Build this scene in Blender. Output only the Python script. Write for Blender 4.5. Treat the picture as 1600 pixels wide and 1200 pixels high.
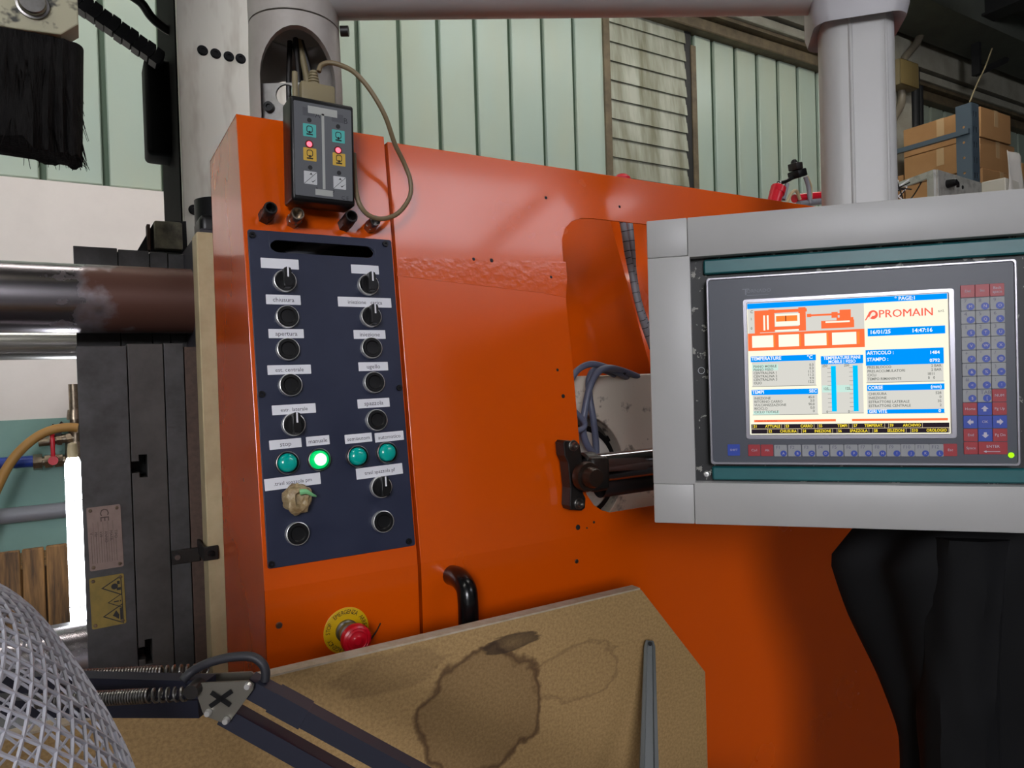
import bpy, bmesh, math, random
from mathutils import Vector, Matrix
random.seed(7)
for o in list(bpy.data.objects): bpy.data.objects.remove(o)
S = bpy.context.scene
COL = S.collection
# ------------------------------------------------------------------ camera
FPX = 1110.0
CAM = Vector((0, 0, 1.5))
_a, _d, _r = math.radians(58.98), math.radians(.77), math.radians(1.72)
_r0 = Vector((math.sin(_a), -math.cos(_a), 0))
FWD = Vector((math.cos(_a), math.sin(_a), 0)) * math.cos(_d) - Vector((0, 0, 1)) * math.sin(_d)
_u0 = _r0.cross(FWD)
RGT = _r0 * math.cos(_r) - _u0 * math.sin(_r)
UPV = _u0 * math.cos(_r) + _r0 * math.sin(_r)
cd = bpy.data.cameras.new('camera'); cam = bpy.data.objects.new('camera', cd); COL.objects.link(cam)
cd.sensor_width = 36; cd.lens = FPX / 1600 * 36; cd.clip_start = .02; cd.clip_end = 100
cam.matrix_world = Matrix(((RGT.x, UPV.x, -FWD.x, CAM.x), (RGT.y, UPV.y, -FWD.y, CAM.y), (RGT.z, UPV.z, -FWD.z, CAM.z), (0, 0, 0, 1)))
S.camera = cam
# ------------------------------------------------------------------ world, exposure
S.view_settings.view_transform = 'Standard'; S.view_settings.look = 'None'
S.view_settings.gamma = 1; S.view_settings.use_curve_mapping = False
S.view_settings.exposure = 0.3
W = bpy.data.worlds.new('world'); S.world = W; W.use_nodes = True
W.node_tree.nodes['Background'].inputs[0].default_value = (.75, .85, 1, 1)
W.node_tree.nodes['Background'].inputs[1].default_value = .6
WINDOW_POWER = 27.0      # emission of the daylit panes behind the camera
LAMP_POWER = 26.0        # emission of the added ceiling luminaires
SKY_POWER = 6.0          # emission of the unseen roof light added behind the camera
TUBE_POWER = 22.0        # emission of the work lamp tube between platen and wall

# ------------------------------------------------------------------ helpers
def ray(px, py): return FWD + RGT * ((px - 800) / FPX) - UPV * ((py - 600) / FPX)
def PD(px, py, d): return CAM + ray(px, py) * d
def PY(px, py, Y): v = ray(px, py); return CAM + v * (Y / v.y)
def PX(px, py, X): v = ray(px, py); return CAM + v * (X / v.x)
def frame(o, u, v, n):
    return Matrix(((u[0], v[0], n[0], o[0]), (u[1], v[1], n[1], o[1]), (u[2], v[2], n[2], o[2]), (0, 0, 0, 1)))
def loc(M, px, py, off=0.0):
    n = M.col[2].xyz; o = M.col[3].xyz + n * off
    v = ray(px, py); p = CAM + v * ((o - CAM).dot(n) / v.dot(n))
    q = M.inverted() @ p
    return q.x, q.y
def lin(c): return tuple(((x / 255) / 12.92 if x / 255 <= .04045 else ((x / 255 + .055) / 1.055) ** 2.4) for x in c)

def mat(name, c, rough=.5, metal=0.0, noise=None, nscale=20, ndetail=4, amt=.5, bump=0.0, bscale=60, coat=0.0, stretch=None, emit=0.0, spec=.5, ramp=(.35, .65), rvar=0.0):
    m = bpy.data.materials.new(name); m.use_nodes = True
    nt = m.node_tree; b = nt.nodes['Principled BSDF']
    b.inputs['Base Color'].default_value = (*lin(c), 1); b.inputs['Roughness'].default_value = rough
    b.inputs['Metallic'].default_value = metal; b.inputs['Coat Weight'].default_value = coat
    b.inputs['Coat Roughness'].default_value = .08
    b.inputs['Specular IOR Level'].default_value = spec
    if emit:
        b.inputs['Emission Color'].default_value = (*lin(c), 1); b.inputs['Emission Strength'].default_value = emit
    if noise or bump or rvar:
        tc = nt.nodes.new('ShaderNodeTexCoord'); vec = tc.outputs['Object']
        if stretch:
            mp = nt.nodes.new('ShaderNodeMapping'); mp.inputs['Scale'].default_value = stretch
            nt.links.new(vec, mp.inputs[0]); vec = mp.outputs[0]
    if noise or rvar:
        n = nt.nodes.new('ShaderNodeTexNoise'); n.inputs['Scale'].default_value = nscale; n.inputs['Detail'].default_value = ndetail
        n.inputs['Roughness'].default_value = .65
        nt.links.new(vec, n.inputs['Vector'])
        r = nt.nodes.new('ShaderNodeValToRGB'); r.color_ramp.elements[0].position = ramp[0]; r.color_ramp.elements[1].position = ramp[1]
        nt.links.new(n.outputs['Fac'], r.inputs[0])
    if noise:
        mx = nt.nodes.new('ShaderNodeMixRGB')
        ma = nt.nodes.new('ShaderNodeMath'); ma.operation = 'MULTIPLY'; ma.inputs[1].default_value = amt
        nt.links.new(r.outputs[0], ma.inputs[0]); nt.links.new(ma.outputs[0], mx.inputs[0])
        mx.inputs[1].default_value = (*lin(c), 1); mx.inputs[2].default_value = (*lin(noise), 1)
        nt.links.new(mx.outputs[0], b.inputs['Base Color'])
    if rvar:
        ma2 = nt.nodes.new('ShaderNodeMath'); ma2.operation = 'MULTIPLY_ADD'; ma2.inputs[1].default_value = rvar; ma2.inputs[2].default_value = rough
        nt.links.new(r.outputs[0], ma2.inputs[0]); nt.links.new(ma2.outputs[0], b.inputs['Roughness'])
    if bump:
        n2 = nt.nodes.new('ShaderNodeTexNoise'); n2.inputs['Scale'].default_value = bscale; n2.inputs['Detail'].default_value = 3
        nt.links.new(vec, n2.inputs['Vector'])
        bp = nt.nodes.new('ShaderNodeBump'); bp.inputs['Strength'].default_value = bump; bp.inputs['Distance'].default_value = .004
        nt.links.new(n2.outputs['Fac'], bp.inputs['Height']); nt.links.new(bp.outputs[0], b.inputs['Normal'])
    return m
def emat(name, c, s=1.0):
    m = bpy.data.materials.new(name); m.use_nodes = True; nt = m.node_tree
    nt.nodes.remove(nt.nodes['Principled BSDF']); e = nt.nodes.new('ShaderNodeEmission')
    e.inputs[0].default_value = (*lin(c), 1); e.inputs[1].default_value = s * (.84 if name.startswith('screen') else 1)
    nt.links.new(e.outputs[0], nt.nodes['Material Output'].inputs[0]); return m

class B:
    """collects shapes of one part"""
    def __init__(s): s.bm = bmesh.new()
    def box(s, x0, x1, y0, y1, z0, z1, bev=0, seg=2, M=None):
        r = bmesh.ops.create_cube(s.bm, size=1); vs = r['verts']
        for v in vs:
            v.co = Vector(((x0 + x1) / 2 + v.co.x * (x1 - x0), (y0 + y1) / 2 + v.co.y * (y1 - y0), (z0 + z1) / 2 + v.co.z * (z1 - z0)))
            if M is not None: v.co = M @ v.co
        if bev:
            es = list({e for v in vs for e in v.link_edges})
            bmesh.ops.bevel(s.bm, geom=es, offset=bev, segments=seg, affect='EDGES', profile=.5)
        return s
    def prism(s, pts, z0, z1, M=None):
        a = [s.bm.verts.new((p[0], p[1], z0)) for p in pts]; b = [s.bm.verts.new((p[0], p[1], z1)) for p in pts]
        if M is not None:
            for v in a + b: v.co = M @ v.co
        n = len(pts); s.bm.faces.new(a[::-1]); s.bm.faces.new(b)
        for i in range(n): s.bm.faces.new((a[i], a[(i + 1) % n], b[(i + 1) % n], b[i]))
        return s
    def poly(s, pts):
        s.bm.faces.new([s.bm.verts.new(p) for p in pts]); return s
    def lathe(s, prof, n=32, M=None, a0=0, a1=2 * math.pi, phase=0):
        """profile of (r, z) round the local z axis"""
        full = abs(a1 - a0 - 2 * math.pi) < 1e-6
        k = n if full else n + 1
        rings = []
        for r, z in prof:
            if r < 1e-7:
                v = s.bm.verts.new((0, 0, z)); rings.append([v])
            else:
                rings.append([s.bm.verts.new((r * math.cos(phase + a0 + (a1 - a0) * i / n), r * math.sin(phase + a0 + (a1 - a0) * i / n), z)) for i in range(k)])
        for A, C in zip(rings, rings[1:]):
            for i in range(n):
                j = (i + 1) % k
                if len(A) == 1 and len(C) == 1: continue
                if len(A) == 1: s.bm.faces.new((A[0], C[i], C[j]))
                elif len(C) == 1: s.bm.faces.new((A[i], A[j], C[0]))
                else: s.bm.faces.new((A[i], A[j], C[j], C[i]))
        if M is not None:
            for R in rings:
                for v in R: v.co = M @ v.co
        return s
    def cyl(s, p0, p1, r0, r1=None, n=24, cap=True):
        p0, p1 = Vector(p0), Vector(p1); r1 = r0 if r1 is None else r1
        d = p1 - p0; L = d.length
        M = Matrix.Translation(p0) @ d.to_track_quat('Z', 'Y').to_matrix().to_4x4()
        prof = [(r0, 0), (r1, L)]
        if cap: prof = [(0, 0)] + prof + [(0, L)]
        return s.lathe(prof, n, M)
    def tube(s, pts, r, n=10, smooth=6, cap=True, closed=False):
        P = [Vector(p) for p in pts]
        if smooth and len(P) > 2: P = spline(P, smooth)
        rr = r if callable(r) else (lambda t: r)
        rings = []; N = len(P); prev = None
        for i, p in enumerate(P):
            t = (P[min(i + 1, N - 1)] - P[max(i - 1, 0)]).normalized()
            if prev is None:
                ref = Vector((0, 0, 1)) if abs(t.z) < .9 else Vector((1, 0, 0)); x = t.cross(ref).normalized()
            else:
                x = (prev - t * prev.dot(t)); x = x.normalized() if x.length > 1e-6 else t.orthogonal().normalized()
            prev = x; y = t.cross(x); q = rr(i / max(N - 1, 1))
            rings.append([s.bm.verts.new(p + (x * math.cos(2 * math.pi * k / n) + y * math.sin(2 * math.pi * k / n)) * q) for k in range(n)])
        for A, C in zip(rings, rings[1:]):
            for k in range(n): s.bm.faces.new((A[k], A[(k + 1) % n], C[(k + 1) % n], C[k]))
        if cap: s.bm.faces.new(rings[0][::-1]); s.bm.faces.new(rings[-1])
        return s
    def loft(s, rings, cap=True):
        R = [[s.bm.verts.new(p) for p in ring] for ring in rings]; n = len(R[0])
        for A, C in zip(R, R[1:]):
            for k in range(n): s.bm.faces.new((A[k], A[(k + 1) % n], C[(k + 1) % n], C[k]))
        if cap: s.bm.faces.new(R[0][::-1]); s.bm.faces.new(R[-1])
        return s
    def mesh(s, me, M=None):
        k = len(s.bm.verts); s.bm.from_mesh(me); s.bm.verts.ensure_lookup_table()
        if M is not None:
            for v in s.bm.verts[k:]: v.co = M @ v.co
        return s
    def text(s, t, x, y, z, size, align='CENTER', rot=0.0, sx=1.0, valign='CENTER', bold=0.0):
        me = text_mesh(t, align, valign, bold)
        s.mesh(me, Matrix.Translation((x, y, z)) @ Matrix.Rotation(rot, 4, 'Z') @ Matrix.Diagonal((size * sx, size, 1, 1))); return s
    def done(s, name):
        bmesh.ops.recalc_face_normals(s.bm, faces=s.bm.faces[:]) if s.bm.faces else None
        me = bpy.data.meshes.new(name); s.bm.to_mesh(me); s.bm.free()
        me.polygons.foreach_set('use_smooth', [True] * len(me.polygons)); me.set_sharp_from_angle(angle=math.radians(38))
        return me
    def build(s, name, m, parent=None, flat=False):
        me = s.done(name)
        if flat: me.polygons.foreach_set('use_smooth', [False] * len(me.polygons))
        return link(name, me, m, parent)
def link(name, me, m, parent=None):
    o = bpy.data.objects.new(name, me); COL.objects.link(o)
    if m is not None and not me.materials: me.materials.append(m)
    o.parent = parent; return o
def spline(P, k):
    out = []; N = len(P)
    for i in range(N - 1):
        a, b, c, d = P[max(i - 1, 0)], P[i], P[i + 1], P[min(i + 2, N - 1)]
        for j in range(k):
            t = j / k
            out.append(.5 * ((2 * b) + (c - a) * t + (2 * a - 5 * b + 4 * c - d) * t * t + (3 * b - a - 3 * c + d) * t ** 3))
    out.append(P[-1]); return out
_txt = {}
def text_mesh(t, align='CENTER', valign='CENTER', bold=0.0):
    k = (t, align, valign, bold)
    if k not in _txt:
        cu = bpy.data.curves.new('t', 'FONT'); cu.body = t; cu.align_x = align; cu.align_y = valign; cu.resolution_u = 2; cu.offset = bold
        o = bpy.data.objects.new('t', cu); COL.objects.link(o)
        dg = bpy.context.evaluated_depsgraph_get(); dg.update()
        _txt[k] = bpy.data.meshes.new_from_object(o.evaluated_get(dg)); bpy.data.objects.remove(o)
    return _txt[k]
def plate(outlines, z0, z1, bev=0.0):
    """flat plate with holes: a mesh from closed 2-D outlines"""
    cu = bpy.data.curves.new('p', 'CURVE'); cu.dimensions = '2D'; cu.fill_mode = 'BOTH'
    cu.extrude = max((z1 - z0) / 2 - bev, 0); cu.bevel_depth = bev; cu.bevel_resolution = 1; cu.offset = -bev
    for ol in outlines:
        sp = cu.splines.new('POLY'); sp.points.add(len(ol) - 1); sp.use_cyclic_u = True
        for p, q in zip(sp.points, ol): p.co = (q[0], q[1], 0, 1)
    o = bpy.data.objects.new('p', cu); COL.objects.link(o)
    dg = bpy.context.evaluated_depsgraph_get(); dg.update()
    me = bpy.data.meshes.new_from_object(o.evaluated_get(dg)); bpy.data.objects.remove(o)
    for v in me.vertices: v.co.z += (z0 + z1) / 2
    bm = bmesh.new(); bm.from_mesh(me); bmesh.ops.remove_doubles(bm, verts=bm.verts[:], dist=1e-5)
    bmesh.ops.recalc_face_normals(bm, faces=bm.faces[:]); bm.to_mesh(me); bm.free()
    me.materials.clear()
    me.polygons.foreach_set('use_smooth', [False] * len(me.polygons))
    return me
def rrect(x0, x1, y0, y1, r, n=6):
    P = []
    for cx, cy, a in ((x1 - r, y1 - r, 0), (x0 + r, y1 - r, 90), (x0 + r, y0 + r, 180), (x1 - r, y0 + r, 270)):
        for i in range(n + 1):
            t = math.radians(a + 90 * i / n); P.append((cx + r * math.cos(t), cy + r * math.sin(t)))
    return P
def circle(x, y, r, n=24): return [(x + r * math.cos(2 * math.pi * i / n), y + r * math.sin(2 * math.pi * i / n)) for i in range(n)]
def tag(o, label, cat, group=None):
    o['label'] = label; o['category'] = cat
    if group: o['group'] = group
    return o
def thing(name, label, cat, M=None, group=None):
    o = bpy.data.objects.new(name, None); COL.objects.link(o); o.empty_display_size = .05
    if M is not None: o.matrix_world = M
    return tag(o, label, cat, group)
def struct(o): o['kind'] = 'structure'; return o
def T(*v): return Matrix.Translation(v)
def RZ(a): return Matrix.Rotation(a, 4, 'Z')
def RX(a): return Matrix.Rotation(a, 4, 'X')
def RY(a): return Matrix.Rotation(a, 4, 'Y')
def add_copy(o, name, parent, M=None):
    c = bpy.data.objects.new(name, o.data); COL.objects.link(c); c.parent = parent
    if M is not None: c.matrix_local = M
    return c

# ------------------------------------------------------------------ materials
M_ = {}
M_['orange'] = mat('orange_paint', (216, 84, 2), .2, coat=.35, bump=.02, bscale=9, rvar=.08, nscale=3, spec=.5)
M_['orange_in'] = M_['orange']
M_['navy'] = mat('dark_blue_plate', (28, 34, 58), .4, noise=(42, 48, 72), nscale=9, amt=.5, rvar=.1)
M_['black'] = mat('black_plastic', (12, 12, 14), .38, spec=.35)
M_['blackm'] = mat('black_metal', (17, 16, 16), .45, noise=(44, 34, 28), nscale=30, amt=.5)
M_['chrome'] = mat('polished_metal', (232, 231, 228), .28, .7)
M_['steel'] = mat('brushed_steel', (150, 148, 145), .35, 1, noise=(105, 100, 96), nscale=40)
M_['bluegreen'] = mat('teal_lens', (0, 172, 160), .16, coat=.4)
M_['paper'] = mat('label_paper', (232, 232, 238), .5)
M_['tape'] = mat('packing_tape', (186, 166, 128), .35, noise=(120, 92, 56), nscale=90, amt=.8, bump=.6, bscale=120)
M_['ink'] = mat('ink', (58, 56, 70), .6)
M_['darkink'] = mat('dark_ink', (26, 26, 28), .6)
M_['red'] = mat('red_plastic', (196, 12, 34), .3)
M_['yellow'] = mat('yellow_legend', (214, 172, 0), .4)
M_['grey'] = mat('grey_powder_coat', (180, 179, 178), .42, noise=(168, 167, 165), nscale=6, amt=.4)
M_['greyd'] = mat('warm_grey_paint', (176, 170, 164), .45, noise=(146, 138, 130), nscale=12, amt=.5, bump=.05)
M_['teal'] = mat('teal_strip', (26, 104, 108), .4, noise=(18, 84, 90), nscale=14, amt=.5)
M_['slate'] = mat('slate_membrane', (66, 70, 82), .42)
M_['rim'] = mat('silver_rim', (160, 158, 166), .3, .7)
M_['keyred'] = mat('key_red', (160, 22, 36), .4)
M_['keyblue'] = mat('key_blue', (22, 62, 170), .4)
M_['keygrey'] = mat('key_grey', (150, 152, 156), .45)
M_['keyink'] = mat('key_print', (196, 190, 205), .5)
M_['keydark'] = mat('key_print_dark', (84, 84, 108), .5)
M_['board'] = mat('particle_board', (180, 148, 100), .7, noise=(132, 102, 62), nscale=260, ndetail=2, amt=.55, bump=.15, bscale=300)
M_['boardedge'] = mat('board_edge', (190, 178, 160), .6, noise=(150, 130, 100), nscale=60)
M_['cream'] = mat('cream_paint', (188, 172, 136), .5, noise=(150, 128, 96), nscale=18, amt=.4)
M_['ivory'] = mat('worn_white_paint', (240, 238, 226), .5, noise=(140, 116, 84), nscale=10, amt=.6, stretch=(1, 1, .25), ramp=(.5, .75), bump=.05)
M_['beige'] = mat('stained_beige_paint', (218, 208, 192), .5, noise=(60, 46, 34), nscale=22, amt=.9, ramp=(.58, .7), bump=.05)
M_['platen'] = mat('dark_steel_plate', (78, 77, 78), .5, .35, noise=(42, 40, 38), nscale=14, amt=.6, rvar=.1)
M_['rustplate'] = mat('rust_brown_plate', (82, 62, 52), .65, noise=(60, 44, 36), nscale=90, amt=.7)
M_['bar'] = mat('ground_steel_bar', (165, 160, 160), .22, 1, noise=(120, 110, 106), nscale=8, amt=.5, stretch=(.2, 1, 1))
M_['rustbar'] = mat('rusty_bar', (104, 74, 66), .42, .5, noise=(130, 118, 122), nscale=30, amt=.6, ramp=(.55, .66), stretch=(.5, 1, 1))
M_['clad'] = mat('sage_cladding', (172, 190, 178), .38, noise=(182, 186, 160), nscale=1.3, amt=.7, stretch=(1, 1, .35), rvar=.1)
M_['groove'] = mat('dark_green_joint', (74, 96, 76), .5)
M_['slat'] = mat('weathered_slat', (182, 186, 172), .6, noise=(104, 102, 72), nscale=4.5, amt=.85, stretch=(1.6, 1, .22))
M_['plaster'] = mat('white_plaster', (236, 228, 222), .8, noise=(226, 218, 212), nscale=5, amt=.5, bump=.08, bscale=30)
M_['dado'] = mat('green_wall_paint', (128, 166, 156), .55, noise=(110, 148, 140), nscale=3, amt=.5)
M_['concrete'] = mat('concrete', (176, 174, 160), .8, noise=(140, 134, 116), nscale=4, amt=.6, bump=.1)
M_['railm'] = mat('brown_rail', (118, 104, 80), .6, noise=(64, 56, 46), nscale=8, amt=.6)
M_['ceil'] = mat('dark_ceiling', (96, 100, 92), .8, noise=(80, 84, 78), nscale=6)
M_['girder'] = mat('black_girder', (34, 35, 36), .6)
M_['floor'] = mat('concrete_floor', (58, 56, 54), .6, noise=(46, 45, 43), nscale=5, bump=.05)
M_['hall'] = mat('hall_wall_paint', (128, 130, 124), .8)
M_['wood'] = mat('weathered_wood', (168, 124, 74), .7, noise=(58, 44, 34), nscale=5, amt=.9, stretch=(6, 6, .5), bump=.2)
M_['hosegrey'] = mat('grey_hose', (128, 130, 138), .38)
M_['hoseblue'] = mat('slate_blue_hose', (92, 98, 120), .42)
M_['hosetan'] = mat('tan_hose', (172, 128, 66), .5)
M_['blue'] = mat('blue_hose_rubber', (30, 60, 150), .4)
M_['brass'] = mat('nickel_brass', (160, 146, 128), .32, .9, noise=(96, 80, 66), nscale=60)
M_['cable'] = mat('khaki_cable', (122, 106, 78), .45)
M_['conn'] = mat('khaki_connector', (134, 122, 92), .5)
M_['card'] = mat('cardboard', (176, 132, 86), .75, noise=(160, 116, 72), nscale=4, amt=.5)
M_['ctape'] = mat('clear_box_tape', (196, 164, 124), .25)
M_['rack'] = mat('rack_blue_grey', (74, 88, 100), .45)
M_['alu'] = mat('scuffed_aluminium', (188, 188, 180), .4, .5, noise=(110, 106, 96), nscale=24, amt=.6, ramp=(.5, .7))
M_['bristle'] = mat('black_bristle', (12, 11, 11), .8, noise=(36, 34, 33), nscale=30, amt=.5, stretch=(3, 3, .6), bump=.8, bscale=90, spec=.12)
M_['bristle2'] = mat('soot_bristle', (18, 15, 14), .85, spec=.1)
M_['blockpaint'] = mat('chipped_beige_paint', (172, 168, 142), .5, noise=(40, 42, 40), nscale=16, amt=.95, ramp=(.55, .62))
M_['lamparm'] = mat('blue_black_paint', (24, 27, 44), .5)
M_['zinc'] = mat('zinc_plate', (122, 118, 108), .4, .6)
M_['net'] = mat('white_net_plastic', (186, 186, 196), .5)
M_['cloth'] = mat('black_cloth', (7, 7, 9), .75, noise=(14, 15, 18), nscale=6, bump=.3, bscale=14, spec=.25)
M_['greenblk'] = mat('olive_cast_block', (116, 112, 92), .6, noise=(40, 38, 30), nscale=26, amt=.8)
M_['redpaint'] = mat('red_paint', (206, 24, 44), .3)
M_['nameplate'] = mat('aluminium_nameplate', (142, 124, 116), .45, .3, noise=(120, 102, 96), nscale=50)
M_['brassplate'] = mat('yellow_nameplate', (138, 118, 58), .5, .2, noise=(108, 94, 52), nscale=40)
M_['cleartape'] = mat('glossy_tape', (216, 84, 2), .16, bump=.09, bscale=90, coat=.6)
M_['grey_bar'] = mat('dark_grey_bar', (96, 100, 100), .42)
M_['bench'] = mat('bench_top', (120, 100, 74), .6)

# ------------------------------------------------------------------ frames of the machine front
Y0 = .95
LEAN = math.radians(7)
ZC = PY(415, 925, Y0).z                       # height of the crease in the orange sheet
G = frame((0, Y0, ZC), (1, 0, 0), (0, math.sin(LEAN), math.cos(LEAN)), (0, -math.cos(LEAN), math.sin(LEAN)))
V = frame((0, Y0, ZC), (1, 0, 0), (0, 0, 1), (0, -1, 0))
def g(px, py, off=0): return loc(G, px, py, off)
def vv(px, py, off=0): return loc(V, px, py, off)
def yframe(Y, x=0, z=0): return frame((x, Y, z), (1, 0, 0), (0, 0, 1), (0, -1, 0))
DW = 4.0                                      # back wall distance

# ================================================================== HALL
def hall():
    HX0, HX1, HY0, HZ = -6.0, 14.0, -6.0, 4.72
    struct(B().box(HX0, HX1, HY0, DW + .3, -.1, 0).build('floor', M_['floor']))
    struct(B().box(HX0, HX1, HY0, DW + .3, HZ, HZ + .1).build('ceiling', M_['ceil']))
    struct(B().box(HX0 - .1, HX0, HY0, DW + .3, 0, HZ).build('wall_left', M_['hall']))
    struct(B().box(HX1, HX1 + .1, HY0, DW + .3, 0, HZ).build('wall_right', M_['hall']))
    # wall behind the photographer with a band of daylit windows
    wf = struct(link('wall_front', plate([[(HX0, 0), (HX1, 0), (HX1, HZ), (HX0, HZ)]] + [[(x, 2.3), (x, 4.2), (x + 2.6, 4.2), (x + 2.6, 2.3)] for x in (-4.9,)], 0, .15), M_['hall']))
    wf.matrix_world = frame((0, HY0, 0), (1, 0, 0), (0, 0, 1), (0, -1, 0))
    pane = emat('daylit_pane', (244, 244, 250), WINDOW_POWER)
    for k, x in enumerate((-4.9,)):
        f = struct(link('window_%d_offscreen' % (k + 1), plate([rrect(x, x + 2.6, 2.3, 4.2, .002, 1)] + [rrect(x + .06 + i * .84, x + .86 + i * .84 - .06, 2.36, 4.14, .002, 1) for i in range(3)], -.05, .03), M_['girder']))
        f.matrix_world = frame((0, HY0, 0), (1, 0, 0), (0, 0, 1), (0, -1, 0))
        for i in range(3):
            B().box(x + .055 + i * .84, x + .805 + i * .84, 2.355, 4.145, .0, .004).build('pane_offscreen', pane, f)
    sky = emat('added_roof_light_pane', (240, 238, 250), SKY_POWER)  # roof light added so its reflection lays a sheen on the upper guard
    k = 1
    for y in (-5.3,):
        for x in (2.4,):
            k += 1
            f = struct(B().box(x, x + 3.2, y - .04, y, HZ - .06, HZ + .01).box(x, x + 3.2, y + 1.7, y + 1.74, HZ - .06, HZ + .01).box(x - .04, x, y - .04, y + 1.74, HZ - .06, HZ + .01).box(x + 3.2, x + 3.24, y - .04, y + 1.74, HZ - .06, HZ + .01).build('window_%d_offscreen' % k, M_['girder']))
            B().box(x, x + 3.2, y, y + 1.7, HZ - .02, HZ - .01).build('pane_offscreen', sky, f)
    # back wall: plaster below, joints backing above
    w = struct(B().box(HX0, HX1, DW + .02, DW + .3, 0, HZ).build('wall_back', M_['groove']))
    zpl = PY(0, 278, DW).z; zda = PY(0, 657, DW).z
    B().box(HX0, HX1, DW - .04, DW + .02, zda, zpl).build('plaster_band', M_['plaster'], w)
    B().box(HX0, HX1, DW - .045, DW + .02, .0, zda).build('green_dado', M_['dado'], w)
    zr = PY(1080, 50, DW).z - .02
    # cladding panels between dark joints
    x160 = PY(163, 200, DW).x; pitch = (PY(742, 100, DW).x - x160) / 8
    xl, xr = PY(945, 150, DW).x, PY(1083, 200, DW).x
    edges = [x160 + pitch * i for i in range(-9, 14)]
    edges = [e for e in edges if e < xl - .04] + [xl + .005]
    r0 = PY(1112, 100, DW).x; right = [r0 - pitch] + [r0 + pitch * i for i in range(0, 26)]
    right[0] = xr + .01
    for row, gp in ((edges, .014), (right, .021)):
        for a, b in zip(row, row[1:]):
            if b > HX1 - .1: break
            B().box(a + gp, b - gp, DW - .012, DW + .02, zpl + .01, zr, .006, 1).build('cladding_panel', M_['clad'], w)
    # weathered horizontal slats of the old opening
    B().box(xl - .02, xl + .035, DW - .03, DW + .01, zpl, zr).build('slat_post', M_['railm'], w)
    B().box(xr - .09, xr - .02, DW - .02, DW + .02, zpl, zr).build('slat_post', M_['girder'], w)
    B().box(xr - .03, xr + .02, DW - .03, DW + .01, zpl, zr - .1).build('slat_post', M_['railm'], w)
    z1 = PY(1000, 195, DW).z; z0 = PY(1000, 224, DW).z; sp = z1 - z0
    z = z1 + 9 * sp
    while z > zr + .02: z -= sp
    z += sp
    while z > zpl:
        B().prism([(0, 0), (0, sp * .99), (.012, sp * 1.06), (.03, -.004)], xl + .035, xr - .085,
                  Matrix(((0, 0, 1, 0), (-1, 0, 0, DW), (0, 1, 0, z - sp), (0, 0, 0, 1)))).build('slat', M_['slat'], w)
        z -= sp
    # rail, concrete beam
    struct(B().box(xl, HX1, DW - .10, DW + .02, zr, zr + .09, .008, 1).box(xl, HX1, DW - .16, DW + .02, zr + .09, zr + .12).build('trim_1', M_['railm']))
    zb = PY(1115, 25, DW).z
    struct(B().box(xl, HX1, DW - .20, DW + .02, zr + .12, zb - .012, .01, 1).build('trim_2', M_['concrete']))
    struct(B().box(xl, HX1, DW - .16, DW + .02, zb - .012, zb + .012).build('trim_3', M_['girder']))
    struct(B().box(xl, HX1, DW - .22, DW + .02, zb + .012, HZ).build('trim_4', M_['concrete']))
    # concrete pilaster
    px0, px1 = PY(1384, 150, DW - .3).x, PY(1425, 150, DW - .3).x
    struct(B().box(px0, px1, DW - .3, DW, 0, HZ - .25, .01, 1).build('trim_5', M_['concrete']))
    # ceiling girders
    for x in (4.2, 7.0, 9.6, 12.2):
        t = tag(B().box(x, x + .09, HY0 + .2, DW - .25, HZ - .14, HZ + .005).box(x - .06, x + .15, HY0 + .2, DW - .25, HZ - .16, HZ - .14).build('ceiling_girder', M_['girder']), 'black steel girder running under the dark ceiling', 'girder', 'ceiling girders')
    tag(B().box(xl, HX1 - .2, DW - .75, DW - .30, HZ - .22, HZ + .005).build('eaves_beam', M_['ceil']), 'dark concrete eaves beam along the top of the cladded wall', 'beam')
    # unseen ceiling luminaires, added to brighten back wall, press and cutout
    dif = emat('added_luminaire_light', (255, 250, 240), LAMP_POWER)
    k = 0
    for x, y in ((-2.4, 2.5), (-.5, 2.5), (1.4, 2.6), (3.3, 2.6), (5.2, 2.6), (1.9, .35), (-1.5, -.2)):
        if True:
            t = thing('added_luminaire_offscreen', 'unseen white twin tube luminaire added under the hall ceiling', 'lamp', T(x, y, 4.4), 'added hall luminaires')
            B().prism([(-.14, 0), (-.06, .07), (.06, .07), (.14, 0), (.13, 0), (.055, .06), (-.055, .06), (-.13, 0)], -.75, .75, Matrix(((0, 0, 1, 0), (1, 0, 0, 0), (0, 1, 0, 0), (0, 0, 0, 1)))).build('reflector', M_['grey'], t)
            for s in (-.06, .06): B().cyl((-.72, s, .02), (.72, s, .02), .018, n=10).build('tube_offscreen', dif, t)
            for s in (-.6, .6): B().cyl((s, 0, .068), (s, 0, HZ - 4.4 + .01), .006, n=6).build('hanger', M_['girder'], t)
hall()

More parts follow.
